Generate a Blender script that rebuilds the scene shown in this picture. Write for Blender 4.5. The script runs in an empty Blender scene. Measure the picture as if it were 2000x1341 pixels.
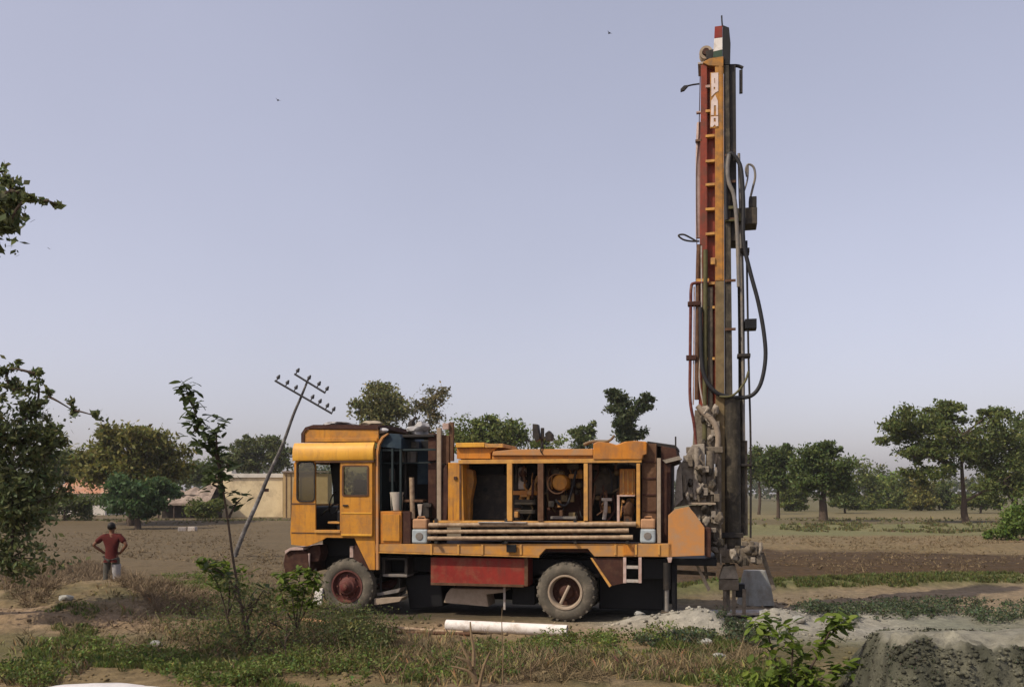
import bpy, bmesh, math, random
import numpy as np
from mathutils import Vector, Matrix
from mathutils.geometry import tessellate_polygon

# ------------------------------------------------------------------ camera, world, sun, exposure
scene = bpy.context.scene
col = scene.collection
EYE, FPX, HZ = 2.3, 1732.0, 962.0          # eye height (m), focal length (px of a 2000 px wide frame), horizon row
cd = bpy.data.cameras.new('camera'); cam = bpy.data.objects.new('camera', cd); col.objects.link(cam)
cam.location = (0, 0, EYE); cam.rotation_euler = (math.radians(90), 0, 0)
cd.sensor_width = 36; cd.lens = FPX / 2000 * 36; cd.shift_y = (HZ - 670.5) / 2000
cd.clip_start = 0.1; cd.clip_end = 8000
scene.camera = cam

SUN_EL = math.radians(48); SUN_AZ = math.atan2(-0.86, -0.52)    # azimuth of the sun, measured from +Y towards +X
w = bpy.data.worlds.new('World'); scene.world = w; w.use_nodes = True
nt = w.node_tree; bgn = nt.nodes['Background']
sky = nt.nodes.new('ShaderNodeTexSky'); sky.sky_type = 'NISHITA'; sky.sun_disc = False
sky.sun_elevation = SUN_EL; sky.sun_rotation = SUN_AZ
sky.air_density = 1.0; sky.dust_density = 3.5; sky.ozone_density = 2.0; sky.altitude = 300
hsv = nt.nodes.new('ShaderNodeHueSaturation'); hsv.inputs['Saturation'].default_value = 0.64
gam = nt.nodes.new('ShaderNodeGamma'); gam.inputs['Gamma'].default_value = 0.64
tintn = nt.nodes.new('ShaderNodeMix'); tintn.data_type = 'RGBA'; tintn.blend_type = 'MULTIPLY'; tintn.inputs[0].default_value = 1.0
tintn.inputs[7].default_value = (1.59, 1.46, 1.56, 1)
nt.links.new(sky.outputs[0], gam.inputs['Color']); nt.links.new(gam.outputs[0], hsv.inputs['Color']); nt.links.new(hsv.outputs[0], tintn.inputs[6])
skn = nt.nodes.new('ShaderNodeTexNoise'); skn.inputs['Scale'].default_value = 2.2; skn.inputs['Detail'].default_value = 5     # faint uneven haze
skt = nt.nodes.new('ShaderNodeTexCoord'); skr = nt.nodes.new('ShaderNodeMapRange'); skr.inputs[1].default_value = 0.3; skr.inputs[2].default_value = 0.7; skr.inputs[3].default_value = 0.965; skr.inputs[4].default_value = 1.035
skm = nt.nodes.new('ShaderNodeVectorMath'); skm.operation = 'SCALE'
nt.links.new(skt.outputs['Generated'], skn.inputs['Vector']); nt.links.new(skn.outputs['Fac'], skr.inputs[0]); nt.links.new(tintn.outputs[2], skm.inputs[0]); nt.links.new(skr.outputs[0], skm.inputs['Scale'])
nt.links.new(skm.outputs[0], bgn.inputs['Color']); bgn.inputs['Strength'].default_value = 0.15

sl = bpy.data.lights.new('sun', 'SUN'); sl.energy = 3.15; sl.angle = math.radians(0.6); sl.color = (1.0, 0.89, 0.72)
sun = bpy.data.objects.new('sun', sl); col.objects.link(sun)
sd = Vector((math.sin(SUN_AZ) * math.cos(SUN_EL), math.cos(SUN_AZ) * math.cos(SUN_EL), math.sin(SUN_EL)))
sun.rotation_euler = sd.to_track_quat('Z', 'Y').to_euler(); sun.location = sd * 50
scene.view_settings.view_transform = 'Standard'; scene.view_settings.look = 'None'
scene.view_settings.exposure = 0.3; scene.view_settings.gamma = 1.0
scene.render.filter_size = 1.9

# ------------------------------------------------------------------ materials
def srgb(r, g, b):
    f = lambda c: c / 12.92 if c <= 0.04045 else ((c + 0.055) / 1.055) ** 2.4
    return (f(r / 255), f(g / 255), f(b / 255), 1)
MATS = {}
def mat(name, c1, c2=None, scale=6.0, rough=0.7, metal=0.0, bump=0.0, bscale=40, c3=None, scale3=1.5, amt3=0.5, spec=0.3, detail=8, streak=None):
    """noise-mixed base colour c1/c2, with an optional second larger wear layer c3"""
    m = bpy.data.materials.new(name); m.use_nodes = True; t = m.node_tree; N = t.nodes; L = t.links
    b = N['Principled BSDF']; b.inputs['Roughness'].default_value = rough; b.inputs['Metallic'].default_value = metal
    b.inputs['Specular IOR Level'].default_value = spec
    tc = N.new('ShaderNodeTexCoord'); out = None
    c1 = tuple(c1) + (1,) if len(c1) == 3 else c1
    if c2 is None: c2 = tuple(x * 0.7 for x in c1[:3])
    c2 = tuple(c2) + (1,) if len(c2) == 3 else c2
    n = N.new('ShaderNodeTexNoise'); n.inputs['Scale'].default_value = scale; n.inputs['Detail'].default_value = detail; n.inputs['Roughness'].default_value = 0.65
    L.new(tc.outputs['Object'], n.inputs['Vector'])
    r = N.new('ShaderNodeValToRGB'); r.color_ramp.elements[0].position = 0.36; r.color_ramp.elements[1].position = 0.66
    r.color_ramp.elements[0].color = c1; r.color_ramp.elements[1].color = c2
    L.new(n.outputs['Fac'], r.inputs[0]); out = r.outputs[0]
    if c3 is not None:
        n3 = N.new('ShaderNodeTexNoise'); n3.inputs['Scale'].default_value = scale3; n3.inputs['Detail'].default_value = 10; n3.inputs['Roughness'].default_value = 0.7
        L.new(tc.outputs['Object'], n3.inputs['Vector'])
        r3 = N.new('ShaderNodeValToRGB'); r3.color_ramp.elements[0].position = 0.62 - 0.3 * amt3; r3.color_ramp.elements[1].position = 0.78 - 0.2 * amt3
        L.new(n3.outputs['Fac'], r3.inputs[0])
        mx = N.new('ShaderNodeMix'); mx.data_type = 'RGBA'
        L.new(r3.outputs[0], mx.inputs[0]); L.new(out, mx.inputs[6]); mx.inputs[7].default_value = tuple(c3[:3]) + (1,)
        out = mx.outputs[2]
    if streak is not None:      # rust and dirt runs, stretched along the height
        mp = N.new('ShaderNodeMapping'); mp.inputs['Scale'].default_value = (9, 9, 0.9); L.new(tc.outputs['Object'], mp.inputs[0])
        ns = N.new('ShaderNodeTexNoise'); ns.inputs['Scale'].default_value = 1.6; ns.inputs['Detail'].default_value = 8; ns.inputs['Roughness'].default_value = 0.7; L.new(mp.outputs[0], ns.inputs['Vector'])
        rs_ = N.new('ShaderNodeValToRGB'); rs_.color_ramp.elements[0].position = 0.52; rs_.color_ramp.elements[1].position = 0.72; rs_.color_ramp.elements[1].color = (.8, .8, .8, 1); L.new(ns.outputs['Fac'], rs_.inputs[0])
        ms_ = N.new('ShaderNodeMix'); ms_.data_type = 'RGBA'; L.new(rs_.outputs[0], ms_.inputs[0]); L.new(out, ms_.inputs[6]); ms_.inputs[7].default_value = tuple(streak) + (1,); out = ms_.outputs[2]
    L.new(out, b.inputs['Base Color'])
    if bump:
        nb = N.new('ShaderNodeTexNoise'); nb.inputs['Scale'].default_value = bscale; nb.inputs['Detail'].default_value = 6
        L.new(tc.outputs['Object'], nb.inputs['Vector'])
        bp = N.new('ShaderNodeBump'); bp.inputs['Strength'].default_value = bump; bp.inputs['Distance'].default_value = 0.02
        L.new(nb.outputs['Fac'], bp.inputs['Height']); L.new(bp.outputs[0], b.inputs['Normal'])
    MATS[name] = m
    return m
def attr_mat(name, translucent=0.0, rough=0.75, noise=0.0, nscale=8.0, bump=0.0, bscale=20):
    """base colour from the mesh's own 'tint' colour attribute (the kind of soil or the hue of a leaf)"""
    m = bpy.data.materials.new(name); m.use_nodes = True; t = m.node_tree; N = t.nodes; L = t.links
    b = N['Principled BSDF']; b.inputs['Roughness'].default_value = rough; b.inputs['Specular IOR Level'].default_value = 0.25
    a = N.new('ShaderNodeAttribute'); a.attribute_name = 'tint'; out = a.outputs['Color']
    if noise:
        tc = N.new('ShaderNodeTexCoord')
        n = N.new('ShaderNodeTexNoise'); n.inputs['Scale'].default_value = nscale; n.inputs['Detail'].default_value = 10; n.inputs['Roughness'].default_value = 0.75
        L.new(tc.outputs['Object'], n.inputs['Vector'])
        mr = N.new('ShaderNodeMapRange'); mr.inputs[1].default_value = 0.3; mr.inputs[2].default_value = 0.7; mr.inputs[3].default_value = 1 - noise; mr.inputs[4].default_value = 1 + noise
        L.new(n.outputs['Fac'], mr.inputs[0])
        mx = N.new('ShaderNodeVectorMath'); mx.operation = 'SCALE'; L.new(out, mx.inputs[0]); L.new(mr.outputs[0], mx.inputs['Scale']); out = mx.outputs[0]
        if bump:
            nb = N.new('ShaderNodeTexNoise'); nb.inputs['Scale'].default_value = bscale; nb.inputs['Detail'].default_value = 9; nb.inputs['Roughness'].default_value = 0.7
            L.new(tc.outputs['Object'], nb.inputs['Vector'])
            bp = N.new('ShaderNodeBump'); bp.inputs['Strength'].default_value = bump; bp.inputs['Distance'].default_value = 0.05
            L.new(nb.outputs['Fac'], bp.inputs['Height']); L.new(bp.outputs[0], b.inputs['Normal'])
    L.new(out, b.inputs['Base Color'])
    if translucent:
        tr = N.new('ShaderNodeBsdfTranslucent'); L.new(out, tr.inputs['Color'])
        ms = N.new('ShaderNodeMixShader'); ms.inputs[0].default_value = translucent
        L.new(b.outputs[0], ms.inputs[1]); L.new(tr.outputs[0], ms.inputs[2]); L.new(ms.outputs[0], N['Material Output'].inputs[0])
    MATS[name] = m
    return m
def glass_mat(name, tint, gl=0.12):
    m = bpy.data.materials.new(name); m.use_nodes = True; t = m.node_tree; N = t.nodes; L = t.links
    tr = N.new('ShaderNodeBsdfTransparent'); tr.inputs[0].default_value = tuple(tint) + (1,)
    g = N.new('ShaderNodeBsdfGlossy'); g.inputs['Roughness'].default_value = 0.08; g.inputs[0].default_value = (.8, .8, .8, 1)
    ms = N.new('ShaderNodeMixShader'); ms.inputs[0].default_value = gl
    L.new(tr.outputs[0], ms.inputs[1]); L.new(g.outputs[0], ms.inputs[2]); L.new(ms.outputs[0], N['Material Output'].inputs[0])
    MATS[name] = m; return m

DUST = (0.27, 0.19, 0.115)
mat('yellow_paint', (0.55, 0.25, 0.030), (0.46, 0.185, 0.018), 3, 0.55, bump=0.04, bscale=15, c3=(0.30, 0.15, 0.05), scale3=3.2, amt3=0.55, streak=(0.20, 0.085, 0.028))
mat('bright_yellow', (0.68, 0.36, 0.045), (0.60, 0.29, 0.03), 3, 0.5, streak=(0.36, 0.17, 0.04), c3=(0.42, 0.22, 0.06), scale3=2.2, amt3=0.45)
mat('orange_paint', (0.54, 0.21, 0.022), (0.44, 0.155, 0.016), 4, 0.55, streak=(0.22, 0.09, 0.03), c3=(0.27, 0.13, 0.05), scale3=3, amt3=0.6)
mat('deck_orange', (0.55, 0.26, 0.04), (0.45, 0.19, 0.028), 5, 0.7, c3=(0.33, 0.19, 0.09), scale3=3, amt3=0.8, bump=0.05)
mat('faded_orange', (0.47, 0.21, 0.062), (0.41, 0.175, 0.048), 4, 0.65, c3=(0.36, 0.22, 0.12), scale3=4, amt3=0.6)
mat('peach_steel', (0.56, 0.30, 0.075), (0.46, 0.22, 0.045), 6, 0.65, c3=(0.26, 0.14, 0.07), scale3=5, amt3=0.5)
mat('red_paint', (0.25, 0.024, 0.014), (0.18, 0.015, 0.01), 4, 0.55, streak=(0.12, 0.035, 0.022), c3=(0.20, 0.075, 0.04), scale3=3, amt3=0.45)
mat('mast_red', (0.25, 0.042, 0.018), (0.17, 0.028, 0.014), 6, 0.6, c3=(0.11, 0.04, 0.022), scale3=4, amt3=0.6)
mat('shaded_steel', (0.036, 0.029, 0.018), (0.020, 0.016, 0.010), 7, 0.6, c3=(0.11, 0.088, 0.058), scale3=5, amt3=0.45, bump=0.2, streak=(0.10, 0.082, 0.055))  # near-black base stands in for shade on the mast's right side
mat('mast_dusty', (0.20, 0.145, 0.07), (0.13, 0.09, 0.042), 6, 0.8, c3=(0.10, 0.075, 0.04), scale3=4, amt3=0.5)
mat('mast_yellow', (0.46, 0.21, 0.03), (0.36, 0.15, 0.024), 7, 0.6, c3=(0.20, 0.11, 0.04), scale3=5, amt3=0.65)
mat('maroon', (0.12, 0.025, 0.02), (0.08, 0.015, 0.012), 8, 0.7, c3=(0.18, 0.09, 0.06), scale3=6, amt3=0.5)
mat('dark_steel', (0.022, 0.019, 0.016), (0.012, 0.010, 0.009), 8, 0.6, c3=(0.055, 0.04, 0.028), scale3=5, amt3=0.4)
mat('black_paint_and_shade', (0.006, 0.006, 0.007), (0.003, 0.003, 0.004), 8, 0.6)  # black parts, and painted-in darkness for the shade beneath the truck
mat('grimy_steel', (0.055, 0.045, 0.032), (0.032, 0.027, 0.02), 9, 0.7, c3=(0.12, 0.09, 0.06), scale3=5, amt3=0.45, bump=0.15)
mat('brown_rust_and_shade', (0.105, 0.052, 0.026), (0.07, 0.032, 0.016), 9, 0.8, c3=(0.16, 0.09, 0.05), scale3=5, amt3=0.4)
mat('dark_rust', (0.055, 0.020, 0.012), (0.035, 0.013, 0.009), 9, 0.8, c3=(0.09, 0.045, 0.025), scale3=5, amt3=0.4)
mat('mud', (0.29, 0.25, 0.20), (0.17, 0.14, 0.11), 11, 0.95, bump=0.7, bscale=22, c3=(0.30, 0.27, 0.22), scale3=7, amt3=0.4)
mat('mud_dark', (0.17, 0.14, 0.105), (0.09, 0.072, 0.052), 10, 0.95, bump=0.5, bscale=22, c3=(0.2, 0.165, 0.12), scale3=6, amt3=0.35)
mat('grey_pipe', (0.19, 0.175, 0.16), (0.12, 0.11, 0.10), 10, 0.6, c3=(0.22, 0.18, 0.13), scale3=6, amt3=0.5)
mat('pale_steel', (0.42, 0.38, 0.34), (0.32, 0.28, 0.24), 10, 0.6, c3=(0.28, 0.2, 0.13), scale3=6, amt3=0.4)
mat('white_paint', (0.72, 0.68, 0.63), (0.62, 0.57, 0.52), 8, 0.6, c3=(0.40, 0.33, 0.26), scale3=5, amt3=0.35)
mat('pale_pink', (0.50, 0.38, 0.33), (0.38, 0.27, 0.23), 9, 0.65, c3=(0.30, 0.19, 0.15), scale3=5, amt3=0.5)
mat('rod_beige', (0.38, 0.28, 0.18), (0.25, 0.175, 0.11), 12, 0.65, c3=(0.19, 0.12, 0.075), scale3=6, amt3=0.55, bump=0.1)
mat('green_paint', (0.04, 0.075, 0.045), (0.025, 0.05, 0.03), 8, 0.6)
mat('olive_pipe', (0.10, 0.09, 0.035), (0.06, 0.055, 0.022), 8, 0.7)
mat('navy_canvas', (0.016, 0.035, 0.055), (0.010, 0.022, 0.036), 6, 0.7, c3=(0.03, 0.05, 0.06), scale3=4, amt3=0.5)
mat('teal_dark', (0.012, 0.024, 0.026), (0.008, 0.014, 0.016), 6, 0.6)
mat('rubber', (0.105, 0.092, 0.070), (0.060, 0.052, 0.040), 10, 0.9, c3=(0.19, 0.16, 0.12), scale3=5, amt3=0.45, bump=0.25, bscale=30)
mat('rubber_hose', (0.022, 0.022, 0.024), (0.014, 0.014, 0.016), 8, 0.6)
mat('dusty_hose', (0.30, 0.24, 0.18), (0.21, 0.165, 0.12), 8, 0.85)
mat('rim_pink', (0.125, 0.045, 0.035), (0.075, 0.024, 0.02), 9, 0.75, c3=(0.13, 0.045, 0.035), scale3=7, amt3=0.5)
mat('rim_dusty', (0.34, 0.27, 0.20), (0.26, 0.20, 0.14), 9, 0.85)
mat('box_blue', (0.38, 0.42, 0.43), (0.28, 0.32, 0.34), 8, 0.7, c3=(0.2, 0.2, 0.18), scale3=6, amt3=0.4)
mat('box_tan', (0.42, 0.24, 0.13), (0.34, 0.18, 0.09), 8, 0.8)
mat('bucket_white', (0.55, 0.50, 0.42), (0.45, 0.40, 0.33), 8, 0.6)
mat('bundle_cloth', (0.36, 0.35, 0.34), (0.24, 0.23, 0.23), 7, 0.9, bump=0.4, bscale=9)
mat('cloth_white', (0.62, 0.60, 0.58), (0.48, 0.47, 0.47), 5, 0.9, bump=0.3, bscale=9)
mat('cloth_dark', (0.03, 0.025, 0.022), (0.05, 0.04, 0.03), 6, 0.9)
mat('cloth_tan', (0.40, 0.34, 0.25), (0.3, 0.25, 0.18), 6, 0.9, bump=0.3, bscale=9)
mat('concrete', (0.30, 0.30, 0.27), (0.22, 0.22, 0.20), 7, 0.9, bump=0.3, bscale=18, c3=(0.2, 0.17, 0.13), scale3=4, amt3=0.5)
mat('bark', (0.085, 0.06, 0.042), (0.05, 0.036, 0.026), 14, 0.95, bump=0.6, bscale=18)
mat('pale_bark', (0.13, 0.095, 0.065), (0.08, 0.058, 0.04), 14, 0.95, bump=0.5, bscale=18)
mat('dead_wood', (0.20, 0.14, 0.08), (0.13, 0.09, 0.05), 12, 0.95, bump=0.4, bscale=20)
mat('pole_grey', (0.11, 0.10, 0.092), (0.07, 0.062, 0.056), 9, 0.9, c3=(0.34, 0.33, 0.31), scale3=1.5, amt3=0.4)
mat('pole_metal', (0.05, 0.048, 0.052), (0.035, 0.034, 0.036), 9, 0.6)
mat('plaster_yellow', (0.70, 0.58, 0.36), (0.60, 0.48, 0.29), 1.2, 0.95, c3=(0.36, 0.28, 0.18), scale3=0.7, amt3=0.4)
mat('plaster_ochre', (0.46, 0.33, 0.16), (0.38, 0.26, 0.12), 1.2, 0.95)
mat('plaster_white', (0.62, 0.58, 0.50), (0.5, 0.46, 0.4), 1.2, 0.95)
mat('roof_tile', (0.42, 0.20, 0.12), (0.30, 0.15, 0.09), 2.5, 0.95, c3=(0.4, 0.33, 0.25), scale3=1, amt3=0.4, bump=0.4, bscale=6)
mat('thatch', (0.27, 0.21, 0.165), (0.17, 0.13, 0.10), 3, 0.95, bump=0.8, bscale=7, c3=(0.34, 0.27, 0.22), scale3=1.2, amt3=0.4)
mat('hut_dark', (0.05, 0.04, 0.03), (0.03, 0.025, 0.02), 3, 0.95)
mat('skin_brown', (0.17, 0.075, 0.04), (0.14, 0.06, 0.032), 20, 0.6)
mat('hair_black', (0.012, 0.010, 0.009), (0.008, 0.007, 0.006), 30, 0.6)
mat('shirt_red', (0.085, 0.010, 0.008), (0.06, 0.008, 0.006), 10, 0.9, bump=0.2, bscale=20)
mat('trousers_grey', (0.085, 0.08, 0.065), (0.065, 0.06, 0.05), 10, 0.9, bump=0.2, bscale=20)
mat('feather', (0.03, 0.03, 0.035), (0.05, 0.05, 0.055), 10, 0.9)
glass_mat('olive_glass', (0.50, 0.47, 0.28), 0.10)
glass_mat('clear_glass', (0.85, 0.88, 0.85), 0.08)
attr_mat('soil', noise=0.42, nscale=5.0, bump=0.9, bscale=9, rough=0.95)
attr_mat('foliage', translucent=0.42, rough=0.6)
attr_mat('dry_stems', translucent=0.0, rough=0.9)

# ------------------------------------------------------------------ small tools
def tag(o, label=None, cat=None, group=None, kind=None):
    if label: o['label'] = label
    if cat: o['category'] = cat
    if group: o['group'] = group
    if kind: o['kind'] = kind
    return o
def empty(name, loc=(0, 0, 0), rz=0.0):
    o = bpy.data.objects.new(name, None); col.objects.link(o); o.location = loc; o.rotation_euler = (0, 0, rz)
    o.empty_display_size = 0.2
    return o
def at(px, py, Y):                     # a point of the place seen at that photo position, Y metres away
    return Vector(((px - 1000) / FPX * Y, Y, EYE - (py - HZ) * Y / FPX))
def gd(px, py):                        # flat-ground point under that photo position
    Y = EYE * FPX / (py - HZ); return ((px - 1000) / FPX * Y, Y)

class MB:
    def __init__(s): s.v = []; s.f = []
    def add(s, vs, fs):
        o = len(s.v); s.v += [tuple(p) for p in vs]; s.f += [tuple(i + o for i in f) for f in fs]; return s
    def box(s, x0, x1, y0, y1, z0, z1):
        return s.add([(x0, y0, z0), (x1, y0, z0), (x1, y1, z0), (x0, y1, z0), (x0, y0, z1), (x1, y0, z1), (x1, y1, z1), (x0, y1, z1)],
                     [(3, 2, 1, 0), (4, 5, 6, 7), (0, 1, 5, 4), (1, 2, 6, 5), (2, 3, 7, 6), (3, 0, 4, 7)])
    def prism(s, poly, y0, y1, holes=()):
        """polygon in x-z, given thickness along y, with holes"""
        def area(p): return sum(p[i][0] * p[(i + 1) % len(p)][1] - p[(i + 1) % len(p)][0] * p[i][1] for i in range(len(p)))
        poly = list(poly)
        if area(poly) < 0: poly.reverse()
        loops = [poly]
        for h in holes:
            h = list(h)
            if area(h) > 0: h.reverse()
            loops.append(h)
        pts = [p for l in loops for p in l]
        tris = tessellate_polygon([[Vector((p[0], p[1], 0)) for p in l] for l in loops])
        n = len(pts); vs = [(p[0], y0, p[1]) for p in pts] + [(p[0], y1, p[1]) for p in pts]; fs = []
        for t in tris:
            a, b, c = t
            ar = (pts[b][0] - pts[a][0]) * (pts[c][1] - pts[a][1]) - (pts[c][0] - pts[a][0]) * (pts[b][1] - pts[a][1])
            if ar < 0: a, c = c, a
            fs.append((a, b, c)); fs.append((c + n, b + n, a + n))
        k = 0
        for l in loops:
            m = len(l)
            for i in range(m):
                a, b = k + i, k + (i + 1) % m
                fs.append((b, a, a + n, b + n))
            k += m
        return s.add(vs, fs)
    def tube(s, path, r, n=8, caps=True):
        path = [Vector(p) for p in path]; m = len(path)
        rs = r if isinstance(r, (list, tuple)) else [r] * m
        vs = []; prev = None
        for i, p in enumerate(path):
            d = (path[min(i + 1, m - 1)] - path[max(i - 1, 0)]).normalized()
            if prev is None:
                up = Vector((0, 0, 1)) if abs(d.z) < 0.9 else Vector((1, 0, 0)); a = d.cross(up).normalized()
            else:
                a = (prev - d * prev.dot(d)).normalized()
            prev = a; b = d.cross(a)
            vs += [p + (a * math.cos(2 * math.pi * j / n) + b * math.sin(2 * math.pi * j / n)) * rs[i] for j in range(n)]
        fs = []
        for i in range(m - 1):
            for j in range(n):
                j2 = (j + 1) % n; fs.append((i * n + j, i * n + j2, (i + 1) * n + j2, (i + 1) * n + j))
        if caps: fs.append(tuple(reversed(range(n)))); fs.append(tuple(range((m - 1) * n, m * n)))
        return s.add(vs, fs)
    def lathe_y(s, cx, cz, prof, n=32):
        """profile [(y, r)] turned about the axis through (cx, cz) along y"""
        m = len(prof); vs = []
        for y, r in prof:
            vs += [(cx + r * math.cos(2 * math.pi * j / n), y, cz + r * math.sin(2 * math.pi * j / n)) for j in range(n)]
        fs = []
        for i in range(m - 1):
            for j in range(n):
                j2 = (j + 1) % n; fs.append((i * n + j, i * n + j2, (i + 1) * n + j2, (i + 1) * n + j))
        return s.add(vs, fs)
    def lathe_z(s, cx, cy, prof, n=24, cap=True):
        m = len(prof); vs = []
        for z, r in prof:
            vs += [(cx + r * math.cos(2 * math.pi * j / n), cy + r * math.sin(2 * math.pi * j / n), z) for j in range(n)]
        fs = []
        for i in range(m - 1):
            for j in range(n):
                j2 = (j + 1) % n; fs.append((i * n + j, i * n + j2, (i + 1) * n + j2, (i + 1) * n + j))
        if cap: fs.append(tuple(reversed(range(n)))); fs.append(tuple(range((m - 1) * n, m * n)))
        return s.add(vs, fs)
    def lump(s, c, r, seed=0, rough=0.25, sub=2, flat=1.0):
        bm = bmesh.new(); bmesh.ops.create_icosphere(bm, subdivisions=sub, radius=1.0)
        rn = random.Random(seed); ph = [(rn.uniform(0, 6), rn.uniform(0, 6), rn.uniform(0, 6), rn.uniform(1.5, 4)) for _ in range(6)]
        vs = []
        for v in bm.verts:
            p = v.co; d = 1 + rough * sum(math.sin(p.x * q[3] + q[0]) * math.sin(p.y * q[3] + q[1]) * math.sin(p.z * q[3] + q[2]) for q in ph) / 2 + rn.uniform(-1, 1) * rough * 0.18
            vs.append((c[0] + p.x * d * r[0], c[1] + p.y * d * r[1], c[2] + p.z * d * r[2]))
        fs = [tuple(v.index for v in f.verts) for f in bm.faces]; bm.free()
        return s.add(vs, fs)
    def build(s, name, m, parent=None, bevel=0.0, smooth=False, loc=None):
        me = bpy.data.meshes.new(name); me.from_pydata(s.v, [], s.f); me.update()
        bm = bmesh.new(); bm.from_mesh(me); bmesh.ops.recalc_face_normals(bm, faces=bm.faces); bm.to_mesh(me); bm.free()
        me.materials.append(MATS[m] if isinstance(m, str) else m)
        if smooth:
            me.polygons.foreach_set('use_smooth', [True] * len(me.polygons))
            try: me.set_sharp_from_angle(angle=math.radians(40))
            except Exception: pass
        o = bpy.data.objects.new(name, me); col.objects.link(o)
        if loc is not None: o.location = loc
        if parent is not None: o.parent = parent
        if bevel:
            b = o.modifiers.new('bevel', 'BEVEL'); b.width = bevel; b.segments = 2; b.limit_method = 'ANGLE'; b.angle_limit = math.radians(35)
        return o

def spline(pts, k=6):
    """smooth path through the points"""
    P = [Vector(p) for p in pts]; out = []
    for i in range(len(P) - 1):
        p0, p1, p2, p3 = P[max(i - 1, 0)], P[i], P[i + 1], P[min(i + 2, len(P) - 1)]
        for j in range(k):
            t = j / k
            out.append(0.5 * ((2 * p1) + (p2 - p0) * t + (2 * p0 - 5 * p1 + 4 * p2 - p3) * t * t + (3 * p1 - p0 - 3 * p2 + p3) * t ** 3))
    out.append(P[-1]); return out

def np_mesh(name, verts, faces, m, parent=None, tint=None, smooth=False):
    """fast mesh from arrays: verts (n,3), faces (f,k); tint (n,3) per vertex"""
    verts = np.asarray(verts, np.float32); faces = np.asarray(faces, np.int32); k = faces.shape[1]
    me = bpy.data.meshes.new(name); me.vertices.add(len(verts)); me.vertices.foreach_set('co', verts.ravel())
    me.loops.add(faces.size); me.loops.foreach_set('vertex_index', faces.ravel())
    me.polygons.add(len(faces)); me.polygons.foreach_set('loop_start', np.arange(0, faces.size, k, dtype=np.int32))
    if smooth: me.polygons.foreach_set('use_smooth', np.ones(len(faces), bool))
    me.update(calc_edges=True)
    if tint is not None:
        a = me.color_attributes.new('tint', 'FLOAT_COLOR', 'POINT')
        a.data.foreach_set('color', np.concatenate([np.asarray(tint, np.float32), np.ones((len(verts), 1), np.float32)], 1).ravel())
    me.materials.append(MATS[m])
    o = bpy.data.objects.new(name, me); col.objects.link(o)
    if parent is not None: o.parent = parent
    return o

def _h(ix, iy, seed):
    n = (ix.astype(np.int64) * 374761393 + iy.astype(np.int64) * 668265263 + seed * 1442695041) & 0xffffffff
    n = ((n ^ (n >> 13)) * 1274126177) & 0xffffffff
    return ((n ^ (n >> 16)) & 0xffff) / 65535.0
def vnoise(x, y, seed=0):
    x = np.asarray(x, float); y = np.asarray(y, float)
    ix = np.floor(x); iy = np.floor(y); fx = x - ix; fy = y - iy
    fx = fx * fx * (3 - 2 * fx); fy = fy * fy * (3 - 2 * fy)
    a = _h(ix, iy, seed); b = _h(ix + 1, iy, seed); c = _h(ix, iy + 1, seed); d = _h(ix + 1, iy + 1, seed)
    return (a + (b - a) * fx) * (1 - fy) + (c + (d - c) * fx) * fy
def fbm(x, y, seed=0, octv=4):
    s = 0; a = 0.5; t = 0
    for i in range(octv):
        s = s + a * vnoise(np.asarray(x) * 2 ** i, np.asarray(y) * 2 ** i, seed + i * 17); t += a; a *= 0.5
    return s / t
def sstep(a, b, x):
    t = np.clip((x - a) / (b - a), 0, 1); return t * t * (3 - 2 * t)
# ------------------------------------------------------------------ the ground
HEAPS = [(2.85, 14.9, 0.85, 0.6, 0.30), (3.25, 14.55, 0.5, 0.4, 0.16), (4.55, 15.5, 0.75, 0.55, 0.30), (5.3, 16.0, 0.7, 0.5, 0.16),
         (2.2, 15.3, 0.6, 0.35, 0.10), (6.6, 16.4, 1.4, 0.5, 0.12), (-2.5, 14.2, .5, .3, .10)]
def bundline(x):            # the grassy field bund on the right
    return 21.0 + (x - 6.0) * 0.26
def bankf(x, y):            # the dug earth bank at the lower right: flat top, rough steep face
    return (sstep(3.5, 3.85, x + 0.3 * (fbm(x * 2, y * 2, 71) - 0.5) - 0.12 * (y - 8.6)) * sstep(8.05, 8.75, y + 0.35 * (fbm(x * 2.2, y * 2.2, 73) - .5) + 0.12 * (fbm(x * 8, y * 8, 74) - .5)) * (1 - sstep(9.7, 11.2, y)))
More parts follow.
